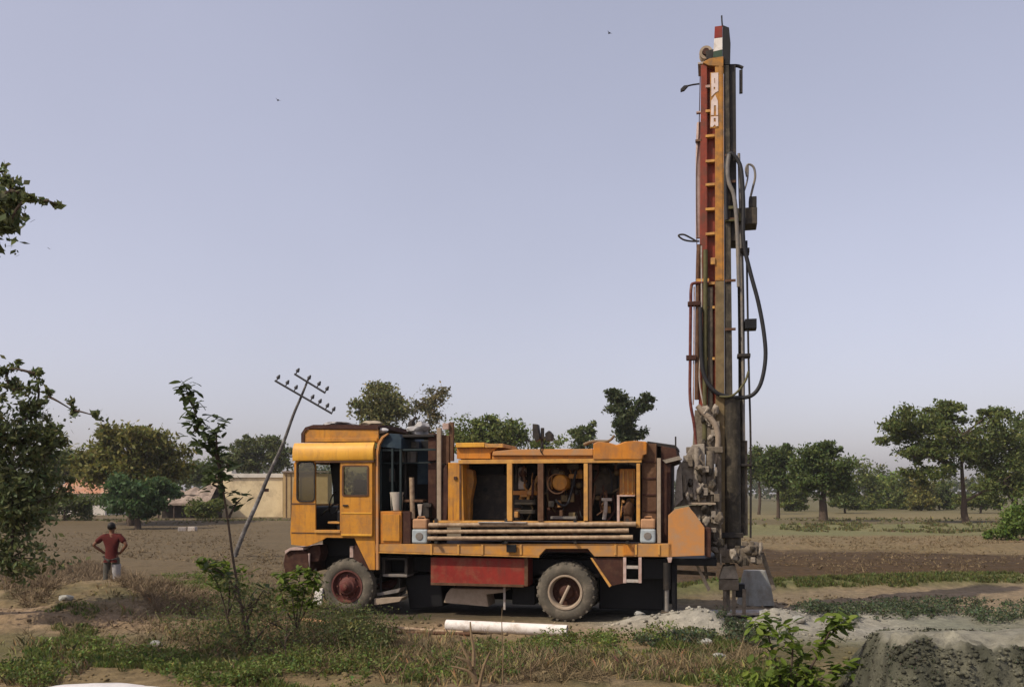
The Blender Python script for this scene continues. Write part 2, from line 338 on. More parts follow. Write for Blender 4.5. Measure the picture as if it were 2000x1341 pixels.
def H(x, y):
    x = np.asarray(x, float); y = np.asarray(y, float)
    near = 1 - sstep(26, 60, y)
    h = 0.10 * (fbm(x * 0.35, y * 0.35, 3) - 0.5) + near * (0.09 * (fbm(x * 1.7, y * 1.7, 9) - 0.5) + 0.045 * (fbm(x * 7, y * 7, 21, 3) - 0.5))
    # the ground under the rig is trodden flat
    flat = np.exp(-(((x + 0.6) / 4.3) ** 4 + ((y - 17.0) / 1.9) ** 4)); h = h * (1 - 0.8 * flat)
    for cx, cy, rx, ry, hh in HEAPS:
        d2 = ((x - cx) / rx) ** 2 + ((y - cy) / ry) ** 2
        h = h + hh * np.exp(-d2 * 1.6) * (0.75 + 0.5 * fbm(x * 3, y * 3, 40))
    for y0, sl in ((14.55, -.03), (15.35, -.05), (13.3, .08)):      # wheel ruts
        yy = y0 + sl * x + 0.25 * np.sin(x * .55); h = h - 0.05 * np.exp(-((y - yy) / .13) ** 2) * (1 - sstep(2, 3, x)) + 0.02 * np.exp(-((np.abs(y - yy) - .24) / .08) ** 2) * (1 - sstep(2, 3, x))
    # little slush pit by the bore hole
    h = h - 0.28 * np.exp(-((((x - 3.95) / 0.55) ** 2 + ((y - 15.75) / 0.35) ** 2) ** 1.5))
    # rough bank on the left, in front of the man
    bl = sstep(13.6, 17.6, y) * (1 - sstep(18.1, 19.3, y)) * (1 - sstep(-7.6, -5.2, x))
    h = h + bl * (0.42 + 0.25 * (fbm(x * 1.1, y * 1.1, 55) - 0.5))
    # grassy bund on the right, then the ploughed field
    br = np.exp(-((y - bundline(x)) / 0.55) ** 2) * sstep(2.5, 5.0, x)
    h = h + 0.24 * br
    fr = np.exp(-((y - 55 - 0.05 * x) / 1.3) ** 2) * sstep(3, 9, x); h = h + 0.35 * fr
    fl = np.exp(-((y - 66) / 2.5) ** 2) * (1 - sstep(-16, -8, x)); h = h + 0.25 * fl
    plough = sstep(22.5, 24, y) * (1 - sstep(40, 47, y)) * sstep(3, 6, x)
    h = h + plough * 0.05 * np.sin((y + 0.2 * fbm(x * .6, y * .6, 5)) * 2 * math.pi / 0.75)
    # dug earth bank at the lower right
    bx = bankf(x, y)
    h = h + bx * (0.80 + 0.10 * (fbm(x * 2.5, y * 2.5, 77) - 0.5) + (0.20 * (fbm(x * 6, y * 6, 79, 3) - .5) + 0.14 * (fbm(x * 13, y * 13, 83, 3) - .5)) * (1 - 0.8 * sstep(8.9, 9.2, y)))
    return h
def Hs(x, y): return float(H(np.array([x]), np.array([y]))[0])

def soil(x, y):
    n1 = fbm(x * 0.45, y * 0.45, 101); n2 = fbm(x * 1.6, y * 1.6, 103); n3 = fbm(x * 0.12, y * 0.12, 105)
    def C(*c): return np.array(c)
    def mixc(a, b, t): t = np.clip(t, 0, 1)[..., None]; return a * (1 - t) + b * t
    base = mixc(np.broadcast_to(C(0.165, 0.116, 0.062), x.shape + (3,)), C(0.098, 0.080, 0.040), sstep(0.42, 0.62, n1))
    base = mixc(base, C(0.205, 0.145, 0.092), sstep(0.55, 0.72, n2) * 0.7)
    base = mixc(base, C(0.085, 0.085, 0.036), sstep(0.5, 0.65, fbm(x * .8, y * .8, 107)) * 0.5 * (y < 14.4))
    # pinkish trodden strip along the rig
    st = np.exp(-((y - 14.9 + 0.05 * x) / 0.9) ** 2) * (1 - sstep(2.2, 4, x)); base = mixc(base, C(0.25, 0.168, 0.112), st * (0.4 + 0.6 * n2))
    # trodden earth below the rig, the rig's shade darkened into its colour
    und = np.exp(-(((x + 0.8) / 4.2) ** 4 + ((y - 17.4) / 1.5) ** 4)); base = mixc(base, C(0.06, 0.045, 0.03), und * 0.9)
    # fields on the left and behind
    fl = sstep(18.5, 20.5, y) * (1 - sstep(2, 5, x)); base = mixc(base, mixc(np.broadcast_to(C(0.122, 0.085, 0.048), x.shape + (3,)), C(0.088, 0.063, 0.035), n1), fl)
    # right: dark ploughed field, lighter stubble strip, tan and green strips beyond
    rt = sstep(2.5, 4.5, x)
    b0 = bundline(x)
    f1 = sstep(0.6, 1.4, y - b0) * rt
    base = mixc(base, mixc(np.broadcast_to(C(0.068, 0.040, 0.020), x.shape + (3,)), C(0.046, 0.028, 0.014), n1), f1)
    e2 = 36 + 0.35 * (x - 10) * -1 + 2.5 * (n2 - .5)
    base = mixc(base, mixc(np.broadcast_to(C(0.175, 0.118, 0.068), x.shape + (3,)), C(0.13, 0.10, 0.05), n2), sstep(-1.2, 1.2, y - e2) * rt)
    base = mixc(base, C(0.125, 0.125, 0.058), sstep(46, 49, y + 3 * (n2 - .5)) * rt * (0.5 + 0.5 * n1))
    base = mixc(base, C(0.16, 0.12, 0.062), sstep(56, 60, y) * rt * (0.6 + .4 * n1))
    base = mixc(base, C(0.085, 0.065, 0.035), sstep(62, 66, y) * (1 - sstep(74, 80, y)) * rt * 0.7)
    base = mixc(base, C(0.105, 0.088, 0.043), sstep(80, 120, y))
    # grass growing into the bund's soil
    bu = np.exp(-((y - b0) / 0.7) ** 2) * rt; base = mixc(base, C(0.105, 0.11, 0.042), bu * 0.85)
    # strip of dusty earth and grey cuttings between rig and bund
    du = np.exp(-(((x - 5.6) / 4.2) ** 2 + ((y - 15.6) / 1.9) ** 2) ** 2)
    base = mixc(base, mixc(np.broadcast_to(C(0.285, 0.26, 0.235), x.shape + (3,)), C(0.20, 0.18, 0.155), n2), du * 0.95)
    strip = sstep(16.5, 17.5, y) * (1 - sstep(-1.0, -0.3, y - b0)) * sstep(3.5, 5, x); base = mixc(base, C(0.20, 0.145, 0.10), strip * (0.5 + .5 * n2))
    rg = sstep(6.2, 7.5, x) * sstep(12.0, 13.2, y) * (1 - sstep(16.2, 17.2, y)); base = mixc(base, C(0.115, 0.12, 0.082), rg * 0.7 * (0.6 + .4 * n1))
    for cx, cy, rx, ry, hh in HEAPS[:-1]:
        d2 = ((x - cx) / (rx * 1.15)) ** 2 + ((y - cy) / (ry * 1.15)) ** 2
        base = mixc(base, C(0.29, 0.262, 0.235), np.exp(-d2 ** 1.5) * (0.7 + 0.3 * n2))
    pit = np.exp(-((((x - 3.95) / 0.55) ** 2 + ((y - 15.75) / 0.38) ** 2) ** 1.5)); base = mixc(base, C(0.10, 0.08, 0.06), pit)
    # dug bank: dull grey-green earth with pale dusty top
    bf = bankf(x, y); bk = np.maximum(sstep(.02, .2, bf), sstep(3.2, 3.8, x) * sstep(6.5, 7.4, y) * (1 - sstep(8.6, 8.9, y)))
    clod = fbm(x * 5, y * 5, 131, 3)
    base = mixc(base, mixc(np.broadcast_to(C(0.060, 0.058, 0.043), x.shape + (3,)), C(0.105, 0.098, 0.074), sstep(.4, .65, clod)), bk)
    tp = sstep(.965, .998, bf) * sstep(8.55, 8.8, y); base = mixc(base, C(0.22, 0.20, 0.168), tp * (0.75 + .25 * n2))
    base = base * np.array([0.97, 1.01, 0.93])
    base = base * (0.88 + 0.24 * fbm(x * 5.5, y * 5.5, 133, 3))[..., None]
    return base

def axis(a0, a1, step, lo, hi, grow=1.09):
    """fine steps between a0 and a1, growing steps out to lo and hi"""
    c = list(np.arange(a0, a1 + 1e-6, step)); s = step; x = c[-1]
    while x < hi: s *= grow; x += s; c.append(x)
    s = step; x = c[0]; pre = []
    while x > lo: s *= grow; x -= s; pre.append(x)
    return np.array(pre[::-1] + c)
gx = axis(-10.5, 11.0, 0.05, -3500, 3500, 1.10); gy = axis(7.6, 23.0, 0.05, -400, 5000, 1.035); gy = np.unique(np.round(np.concatenate([gy, np.arange(7.95, 9.05, 0.016)]), 4))
GX, GY = np.meshgrid(gx, gy)
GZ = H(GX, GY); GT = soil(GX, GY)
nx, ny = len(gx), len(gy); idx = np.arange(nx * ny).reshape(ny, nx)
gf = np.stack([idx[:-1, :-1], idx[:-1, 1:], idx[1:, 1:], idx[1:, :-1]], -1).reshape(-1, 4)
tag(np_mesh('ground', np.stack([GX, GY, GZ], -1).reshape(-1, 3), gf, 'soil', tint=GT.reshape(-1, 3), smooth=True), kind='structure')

# ------------------------------------------------------------------ far houses on the left
def house(name, label, x0, x1, ytop, ybase, Y, depth):
    r = empty(name); tag(r, label, 'building'); A = at(x0, ytop, Y); B = at(x1, ybase, Y); return r, A.x, B.x, Hs(0.5 * (A.x + B.x), Y) - 0.1, A.z
r, a, b, z0, z1 = house('plastered_house', 'low pale yellow plastered house behind the leaning pole', 412, 552, 932, 1010, 84, 6)
m = MB().prism([(a, z0), (b, z0), (b, z1), (a, z1)], 84, 90, holes=[[(b - 1.9, z0 + 2.5), (b - 1.3, z0 + 2.5), (b - 1.3, z0 + 2.8), (b - 1.9, z0 + 2.8)]])
m.build('wall', 'plaster_yellow', r)
MB().box(b - 1.9, b - 1.3, 84.25, 84.35, z0 + 2.5, z0 + 2.8).build('vent', 'brown_rust_and_shade', r)
MB().box(a - .15, b + .1, 83.85, 90.1, z1 + .003, z1 + .38).build('parapet', 'plaster_white', r)
MB().box(a + 0.6, a + 1.9, 84.2, 85.5, z1 + .39, z1 + .9).build('roof_tank', 'plaster_white', r)
r, a, b, z0, z1 = house('ochre_shed', 'narrow ochre shed at the right end of the yellow house, half hidden by the cab', 553, 640, 922, 1012, 82, 4)
MB().prism([(a, z0), (b, z0), (b, z1 - .1), (a, z1)], 82, 83.9).build('wall', 'plaster_ochre', r)
MB().box(a - .1, b + .15, 81.8, 83.98, z1 + .004, z1 + .12).build('roof', 'thatch', r)
for k in range(4): MB().box(a + .25 + k * .45, a + .31 + k * .45, 81.95, 81.998, z0, z1 - .15).build('batten', 'brown_rust_and_shade', r)
r, a, b, z0, z1 = house('thatched_hut', 'low hut under a sagging grey-pink thatched roof left of the yellow house', 300, 412, 944, 1008, 80, 5)
MB().box(a + .5, b - .3, 80.6, 84, z0, z1 - 1.0).build('wall', 'hut_dark', r)
rm = MB(); nseg = 12
for i in range(nseg):
    t0, t1 = i / nseg, (i + 1) / nseg; xa, xb = a + (b - a) * t0, a + (b - a) * t1
    ha = 1.2 * (t0 ** .7) + .15 * math.sin(i * 2.1); hb = 1.2 * (t1 ** .7) + .15 * math.sin((i + 1) * 2.1)
    zb = z1 - 1.75
    rm.add([(xa, 79.4, zb), (xb, 79.4, zb), (xb, 82, zb + .55 + hb), (xa, 82, zb + .55 + ha), (xa, 84.8, zb), (xb, 84.8, zb), (xa, 79.4, zb - .2), (xb, 79.4, zb - .2)],
           [(0, 1, 2, 3), (3, 2, 5, 4), (6, 7, 1, 0)])
rm.build('roof', 'thatch', r, smooth=False)
for k in range(4): MB().tube([(a + .6 + k * 1.4, 79.6, z0), (a + .6 + k * 1.4, 79.6, z1 - 1.8)], .08).build('post', 'bark', r)
r, a, b, z0, z1 = house('tiled_house', 'small house with an orange tiled roof among the left trees', 118, 205, 930, 1000, 92, 6)
MB().box(a, b, 92, 97, z0, z1 - 1.6).build('wall', 'plaster_white', r)
rm = MB().add([(a - .5, 91.4, z1 - 1.75), (b + .5, 91.4, z1 - 1.75), (b + .1, 94.5, z1), (a + .1, 94.5, z1), (a - .5, 97.6, z1 - 1.75), (b + .5, 97.6, z1 - 1.75)], [(0, 1, 2, 3), (3, 2, 5, 4), (0, 3, 4), (1, 5, 2)])
rm.build('roof', 'roof_tile', r)
MB().box((a + b) / 2 - .5, (a + b) / 2 + .5, 91.93, 91.99, z0, z0 + 2).build('door', 'brown_rust_and_shade', r)
for i, (px, lab) in enumerate(((356, 'left of two pale blocks lying on the far brown field'), (376, 'right of two pale blocks lying on the far brown field'))):
    p = at(px, 1032, 54); z = Hs(p.x, 54)
    o = MB().box(-.24, .24, -.15, .15, -.02, .22 + .04 * i).build('pale_block', 'pale_steel', loc=(p.x, 54, z), bevel=.02); o.rotation_euler = (0, 0, .3 - .5 * i); tag(o, lab, 'block', 'pale blocks on the far field')
# ------------------------------------------------------------------ the drilling rig on its truck
ANG = math.radians(-13.0); CA, SA = math.cos(ANG), math.sin(ANG)
OX, OY = -3.104, 16.8                                # near-side front axle on the ground
rig = empty('drilling_rig_truck', (OX, OY, 0), ANG)
tag(rig, 'yellow and orange drilling rig truck with open compressor and tall raised mast', 'drilling rig')
def T(px, py, v=0.0):                                # rig coordinates (along the truck, up) at side depth v
    k = (px - 1000) / FPX
    u = (k * (OY + v * CA) - OX + v * SA) / (CA - k * SA)
    Y = OY + u * SA + v * CA
    return u, EYE - (py - HZ) * Y / FPX
def T3(px, py, v=0.0):
    u, z = T(px, py, v); return Vector((u, v, z))
def rig_world(p): return Vector((OX + p[0] * CA - p[1] * SA, OY + p[0] * SA + p[1] * CA, p[2]))
def pbox(mb, x0, y0, x1, y1, v0, v1):
    ym = (y0 + y1) / 2; u0, u1 = T(x0, ym, v0)[0], T(x1, ym, v0)[0]; xm = (x0 + x1) / 2
    z1, z0 = T(xm, y0, v0)[1], T(xm, y1, v0)[1]
    return mb.box(u0, u1, v0, v1, z0, z1)
def ppoly(mb, pts, v0, v1, holes=()):
    return mb.prism([T(x, y, v0) for x, y in pts], v0, v1, [[T(x, y, v0) for x, y in h] for h in holes])
def rrect(x0, y0, x1, y1, r, n=4):
    out = []
    for cx, cy, a0 in ((x1 - r, y0 + r, -90), (x1 - r, y1 - r, 0), (x0 + r, y1 - r, 90), (x0 + r, y0 + r, 180)):
        for i in range(n + 1):
            a = math.radians(a0 + 90 * i / n); out.append((cx + r * math.cos(a), cy + r * math.sin(a)))
    return out
def PB(name, m, parent, rects, bevel=0.008):
    mb = MB()
    for q in rects: pbox(mb, *q)
    return mb.build(name, m, parent, bevel=bevel)
def ptube(pts, rpx, n=8):
    """a tube through photo positions (px, py, v); radius in px of the photo at the rig"""
    return MB().tube(spline([T3(*p) for p in pts], 5), rpx * 16.3 / FPX, n)

# ---- chassis, axles and what hangs below the deck
MB().box(-0.75, 6.05, 0.62, 0.72, 0.78, 1.06).build('chassis_rail', 'black_paint_and_shade', rig, bevel=.006)
MB().box(-0.75, 6.05, 1.62, 1.72, 0.78, 1.06).build('chassis_rail', 'black_paint_and_shade', rig, bevel=.006)
for u in (-0.02, 4.20): MB().tube([(u, 0.2, .525), (u, 2.1, .525)], .09, 12).build('axle', 'dark_steel', rig, smooth=True)
MB().lump((4.20, 1.15, .525), (.24, .22, .24), 4, .05).build('differential', 'dark_steel', rig, smooth=True)
MB().tube([(0.6, 1.15, .8), (4.0, 1.15, .58)], .06, 10).build('drive_shaft', 'dark_steel', rig, smooth=True)
MB().box(-.1, 1.0, .8, 1.55, .62, 1.15).build('engine_block', 'dark_steel', rig, bevel=.03)
for u in (-.02, 4.2):
    for v in (.55, 1.75):
        MB().prism([(u - .62, .80), (u, .62), (u + .62, .80), (u + .62, .87), (u, .70), (u - .62, .87)], v - .04, v + .04).build('leaf_spring', 'dark_steel', rig)
MB().box(0.95, 6.0, 2.0, 2.1, 0.12, 1.15).build('underside_light_block', 'black_paint_and_shade', rig)  # added sheet on the far side, keeps light out from under the truck
PB('side_locker', 'red_paint', rig, [(841, 1089, 1030, 1143, 0.12, 0.62)], .012)
PB('locker_edge', 'brown_rust_and_shade', rig, [(1024, 1088, 1031, 1144, 0.10, 0.118), (841, 1139, 1023, 1144, 0.10, 0.118)], .003)
PB('battery_frame', 'dark_steel', rig, [(746, 1088, 752, 1125, .15, .5), (790, 1088, 796, 1125, .15, .5), (746, 1088, 796, 1093, .15, .5)])
PB('battery_tray', 'grey_pipe', rig, [(748, 1121, 795, 1126, .12, .5)])
ppoly(MB(), [(735, 1158), (782, 1148), (778, 1156), (738, 1163)], .2, .5).build('foot_plate', 'grey_pipe', rig)
ppoly(MB(), [(731, 1168), (786, 1166), (780, 1174), (731, 1181)], .1, .45).build('lower_step', 'rim_dusty', rig, bevel=.004)
for px in (741, 778): PB('step_hanger', 'dark_steel', rig, [(px, 1120, px + 4, 1170, .3, .34)])
ppoly(MB(), [(880, 1148), (985, 1150), (985, 1156), (950, 1160), (954, 1184), (866, 1176), (872, 1158)], .35, .9).build('fuel_tank', 'rim_dusty', rig, bevel=.015)
PB('tank_strap', 'pale_steel', rig, [(983, 1143, 987, 1190, .3, .33)], .002)
ppoly(MB(), [(790, 1125), (860, 1120), (866, 1185), (800, 1190)], .5, 1.4).build('gearbox', 'black_paint_and_shade', rig, bevel=.03)  # coloured black to deepen the underside shade
PB('air_tank_bracket', 'black_paint_and_shade', rig, [(1000, 1143, 1045, 1180, .6, 1.3)], .02)

# ---- wheels
def tyre_mesh(m, w, R):
    prof = [(.04, .30), (.012, .33), (0, .40), (.012, R - .05), (.05, R - .008), (w * .5, R), (w - .05, R - .008), (w - .012, R - .05), (w, .40), (w - .012, .33), (w - .04, .30)]
    m.lathe_y(0, 0, prof, 48)
    for i in range(44):
        a = 2 * math.pi * i / 44; c, s_ = math.cos(a), math.sin(a); half = .022
        lo, hi = (.02, w * .52) if i % 2 else (w * .48, w - .02)
        r0, r1 = R - .03, R + .004; vs = []
        for y in (lo, hi):
            for rr in (r0, r1):
                for t in (-half, half): vs.append((rr * c - t * s_, y, rr * s_ + t * c))
        m.add(vs, [(0, 1, 3, 2), (4, 6, 7, 5), (2, 3, 7, 6), (0, 2, 6, 4), (1, 5, 7, 3)])
    return m
ME = {}
def wheel(u, v, z, kind, flip=False):
    root = bpy.data.objects.new('wheel', None); col.objects.link(root); root.parent = rig; root.location = (u, v, z); root.empty_display_size = .1
    if flip: root.rotation_euler = (0, 0, math.pi)
    if kind not in ME:
        R = .525; t = tyre_mesh(MB(), .27, R)
        d = MB(); bolts = []
        if kind == 'front':
            d.lathe_y(0, 0, [(.02, .315), (.005, .315), (.005, .285), (.05, .275), (.10, .26), (.085, .20), (.035, .165), (.0, .15), (-.01, .12), (-.07, .10), (-.10, .085), (-.105, 0.001)], 32)
            for i in range(8):
                a = i * math.pi / 4; bolts.append((.2 * math.cos(a), .2 * math.sin(a), .06))
            hub = MB().lathe_y(0, 0, [(-.10, .075), (-.15, .07), (-.16, .05), (-.16, 0.001)], 20)
            mats = ('rubber', 'rim_pink', 'maroon')
        else:
            d.lathe_y(0, 0, [(.02, .315), (.0, .315), (.0, .285), (.02, .27), (.16, .255)], 32)
            for i in range(8):
                a = i * math.pi / 4; bolts.append((.19 * math.cos(a), .19 * math.sin(a), .15))
            hub = MB().lathe_y(0, 0, [(.16, .255), (.19, .24), (.18, .14), (.10, .12), (.07, .08), (.06, 0.001)], 24)
            mats = ('rubber', 'rim_dusty', 'dark_rust')
        ME[kind] = (t, d, hub, bolts, mats)
    t, d, hub, bolts, mats = ME[kind]
    if kind + '_o' not in ME:
        obs = [t.build('tyre', mats[0], root, smooth=True), d.build('rim', mats[1], root, smooth=True), hub.build('hub', mats[2], root, smooth=True)] + [MB().tube([(q[0], q[2] + .03, q[1]), (q[0], q[2] - .03, q[1])], .016, 6).build('wheel_nut', mats[2], root) for q in bolts]
        ME[kind + '_o'] = obs
    else:
        for o in ME[kind + '_o']:
            c = o.copy(); col.objects.link(c); c.parent = root
    return root
uf, ur = T(677, 1143, .0)[0], T(1104, 1155, .0)[0]
wheel(uf, 0.0, .525, 'front'); wheel(uf, 2.2, .525, 'front', True)
wheel(ur, -0.03, .525, 'rear'); wheel(ur, 0.29, .525, 'rear'); wheel(ur, 2.23, .525, 'rear', True); wheel(ur, 1.91, .525, 'rear', True)
st = MB().tube([T3(1095, 1178, -.01), T3(1112, 1143, .02)], .028, 8).build('rim_pale_bar', 'rim_dusty', rig)  # pale diagonal bar across the rear rim

# ---- deck
ppoly(MB(), [(733, 1062), (1312, 1061), (1313, 1087), (1161, 1086), (1148, 1071), (1066, 1071), (1053, 1085), (733, 1076)], 0.0, 0.10).build('deck_side_beam', 'deck_orange', rig, bevel=.006)
ppoly(MB(), [(733, 1076.5), (1053, 1085.5), (1053, 1088), (733, 1079)], -.012, 0.06).build('deck_lip', 'peach_steel', rig)
for x in (840, 893, 940, 1015, 1200, 1240, 1285): PB('beam_rib', 'peach_steel', rig, [(x, 1063, x + 4, 1083, -.022, -.002)], .003)
PB('beam_panel', 'orange_paint', rig, [(1217, 1064, 1238, 1084, -.014, -.002)], .003)
ud0, zd = T(735, 1062); ud1, _ = T(1312, 1062)
MB().box(ud0, ud1, .102, 2.28, zd - .1, zd - .02).build('deck_floor', 'dark_rust', rig)
MB().box(ud0, ud1, 2.284, 2.36, zd - .2, zd).build('far_deck_beam', 'deck_orange', rig)
PB('tail_lamp_box', 'black_paint_and_shade', rig, [(989, 1063, 1008, 1078, -.06, -.024)], .006)
PB('hinge_bracket', 'black_paint_and_shade', rig, [(980, 1023, 990, 1062, -.012, -.002)], .004)
ppoly(MB(), [(1155, 1089), (1218, 1089), (1218, 1138), (1192, 1144)], .04, .06).build('mud_flap', 'dark_rust', rig)
ppoly(MB(), [(1153, 1089), (1157, 1089), (1194, 1143), (1190, 1146)], .0, .036).build('mud_flap_edge', 'peach_steel', rig)
ppoly(MB(), [(1050, 1086), (1066, 1073), (1148, 1073), (1163, 1087), (1163, 1091), (1147, 1078), (1067, 1078), (1050, 1090)], .11, .75).build('wheel_arch', 'black_paint_and_shade', rig)
PB('ladder_rail', 'pale_pink', rig, [(1217, 1088, 1223, 1138, -.03, .02)], .003); PB('ladder_rail', 'pale_pink', rig, [(1247, 1088, 1253, 1138, -.03, .02)], .003)
for y in (1104, 1131): PB('ladder_rung', 'pale_steel', rig, [(1223.3, y, 1246.7, y + 6, -.025, .015)], .003)
ppoly(MB(), [(1303, 1088), (1313, 1088), (1311, 1098), (1305, 1098)], -.02, .06).build('jack_clamp', 'pale_pink', rig, bevel=.004)
ptube([(1302.5, 1098, .08), (1302.5, 1150, .08)], 7, 14).build('jack_cylinder', 'dark_steel', rig, smooth=True)
ptube([(1302.5, 1130, .08), (1302.5, 1197, .08)], 4, 12).build('jack_rod', 'grey_pipe', rig, smooth=True)
PB('jack_foot', 'grimy_steel', rig, [(1290, 1195, 1315, 1199, -.06, .22)], .004)
PB('rear_underframe', 'black_paint_and_shade', rig, [(1256, 1090, 1300, 1130, .3, 1.9), (1312, 1092, 1322, 1195, .3, .42)], .01)
PB('rear_tool_bin', 'black_paint_and_shade', rig, [(1170, 1120, 1296, 1190, .75, 1.5)], .02)

# ---- cab
cab = empty('cab'); cab.parent = rig
VB = 2.25
side = [(569, 1063), (567, 1040), (570, 985), (577, 899), (732, 899), (732, 1112), (722, 1112), (692, 1050), (637, 1049), (628, 1055), (600, 1066)]
door_hole = [(616, 903), (664, 903), (664, 1034), (616, 1034)]
qwin = rrect(581, 903, 613, 977, 7)
rear_hole = [(667, 907), (719, 907), (719, 970), (667, 970)]
ppoly(MB(), side, 0.0, .045, [door_hole, qwin, rear_hole]).build('side_wall', 'yellow_paint', cab, bevel=.006)
ppoly(MB(), rrect(578.5, 900, 615, 980, 9), -.012, -.002, [qwin]).build('window_rubber', 'dark_steel', cab)
ppoly(MB(), qwin, .015, .021).build('window_pane', 'olive_glass', cab)
# sliding door standing open, over the rear half of the side
dpane = rrect(671, 911, 717, 966, 3)
ppoly(MB(), [(665, 902), (727, 902), (727, 1046), (665, 1046)], -.05, -.012, [dpane]).build('door', 'yellow_paint', cab, bevel=.008)
ppoly(MB(), rrect(668, 908, 720, 969, 4), -.062, -.052, [dpane]).build('door_window_frame', 'brown_rust_and_shade', cab)
ppoly(MB(), dpane, -.036, -.03).build('door_pane', 'olive_glass', cab)
ppoly(MB(), rrect(690, 936, 712, 966, 6), .30, .42).build('seat_head', 'black_paint_and_shade', cab, bevel=.02)
PB('door_handle', 'dark_steel', cab, [(669, 985, 679, 988, -.075, -.052)], .003)
PB('door_ridge', 'bright_yellow', cab, [(666, 1000, 726, 1003, -.058, -.052), (666, 1042, 726, 1046, -.058, -.052)], .002)
PB('door_track', 'brown_rust_and_shade', cab, [(616, 899.5, 730, 902.5, -.07, -.004)], .002)
PB('door_sill', 'peach_steel', cab, [(614, 1035, 664, 1040, -.03, -.002)], .004)
PB('front_seam', 'brown_rust_and_shade', cab, [(569, 982, 615, 984.5, -.008, -.002), (569, 1039, 614, 1041, -.008, -.002)], .001)
# bulging visor band over the windows and the recessed roof band
u0, zt = T(577, 865); u1 = T(731, 865)[0]; zb = T(650, 899)[1]
prof = [(0.02, zb), (-.075, zb), (-.09, zb + .03), (-.09, zb + .14), (-.075, zb + .22), (-.04, zb + .28), (0.02, zt)]
vm = MB(); n = len(prof)
us = [u0 - .03, u0 + .02, u1 - .06, u1]
vs = []
for i, u in enumerate(us):
    kk = (.75, 1, 1, .9)[i]; vs += [(u, y * kk, z) for y, z in prof]
fs = [(i * n + j, i * n + j + 1, (i + 1) * n + j + 1, (i + 1) * n + j) for i in range(len(us) - 1) for j in range(n - 1)] + [tuple(range(n)), tuple(range((len(us) - 1) * n, len(us) * n))]
vm.add(vs, fs).build('visor_band', 'bright_yellow', cab, smooth=True)
rb = MB(); ppoly(rb, [(592, 864), (592, 846), (598, 838), (739, 838), (739, 864)], .06, .10); rb.build('roof_band', 'yellow_paint', cab, bevel=.006)
PB('roof_band_rib', 'yellow_paint', cab, [(596, 855, 736, 862, .03, .058)], .004)
ppoly(MB(), [(588, 864), (588, 846), (596, 834), (612, 829), (738, 829), (738, 838), (602, 836), (594, 845), (594, 864)], .04, .058).build('roof_rim', 'dark_rust', cab)
ur0, zr = T(598, 831); ur1 = T(738, 831)[0]
rp = [(0.06, zr - .02), (.2, zr + .005), (.6, zr + .02), (1.6, zr + .02), (2.0, zr + .005), (2.2, zr - .02), (2.2, zr - .06), (.06, zr - .06)]
MB().add([(ur0, y, z) for y, z in rp] + [(ur1, y, z) for y, z in rp], [tuple(range(8)), tuple(range(8, 16))] + [(i, (i + 1) % 8, (i + 1) % 8 + 8, i + 8) for i in range(8)]).build('roof', 'dark_rust', cab, smooth=True)
# front wall with the windscreen opening, rear wall, far side, floor
uF, zF0 = T(572, 1062); _, zW0 = T(572, 985); _, zW1 = T(572, 903); _, zF1 = T(572, 866)
fw = MB(); fw.box(uF - .03, uF + .01, .047, VB, zF0, zW0); fw.box(uF + .02, uF + .07, .047, VB, zW1, zF1)
for v in (.047, VB - .08): fw.box(uF + .0, uF + .04, v, v + .08, zW0, zW1)
fw.build('front_wall', 'yellow_paint', cab)
MB().box(uF + .012, uF + .018, .13, VB - .09, zW0, zW1).build('windscreen', 'clear_glass', cab)
uR = T(732, 950)[0]
MB().box(uR - .05, uR, .047, VB, zF0, zb).build('rear_wall', 'teal_dark', cab)
MB().box(uF, uR - .06, VB, VB + .04, zF0, zW0).build('far_wall', 'yellow_paint', cab); MB().box(uF, uR - .06, VB, VB + .04, zW1, zF1).build('far_wall', 'yellow_paint', cab)
MB().box(uF + .02, uR - .06, .05, VB - .01, zF0 + .12, zF0 + .18).build('cab_floor', 'black_paint_and_shade', cab)
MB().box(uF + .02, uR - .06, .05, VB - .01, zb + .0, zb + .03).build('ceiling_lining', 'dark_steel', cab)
MB().box(uF + .85, uR - .1, .12, 2.0, zF0 + .2, zW0 - .10).build('seat', 'black_paint_and_shade', cab, bevel=.04)
MB().box(uF + 1.12, uR - .1, .12, 2.0, zW0 - .09, zW0 + .22).build('seat_back', 'black_paint_and_shade', cab, bevel=.05)
MB().box(uF + .02, uF + .33, .06, 2.2, zF0 + .2, zW0 - .04).build('dashboard', 'black_paint_and_shade', cab, bevel=.03)
sw = MB(); cst = Vector((uF + .62, .55, zW0 + .03))
sw.tube([cst + Vector((.10 * math.cos(a) * .5, .24 * math.sin(a), .22 * math.cos(a))) for a in [i * 2 * math.pi / 20 for i in range(21)]], .015, 6)
sw.tube([cst, cst + Vector((-.35, 0, -.3))], .02, 6); sw.build('steering_wheel', 'dark_steel', cab, smooth=True)
PB('side_step', 'peach_steel', cab, [(640, 1018, 663, 1022, .1, .4)], .004)
ppoly(MB(), [(644, 903), (664, 903), (664, 982), (652, 985), (650, 950)], .5, .56).build('cab_curtain', 'black_paint_and_shade', cab)
# curved rear corner strip
cs = [(734, 1112), (734, 885), (737, 866), (745, 852), (757, 845)]
ppoly(MB(), cs + [(757, 848), (748, 855), (741, 868), (738, 886), (739, 1112)], -.02, .06).build('corner_strip', 'faded_orange', cab)
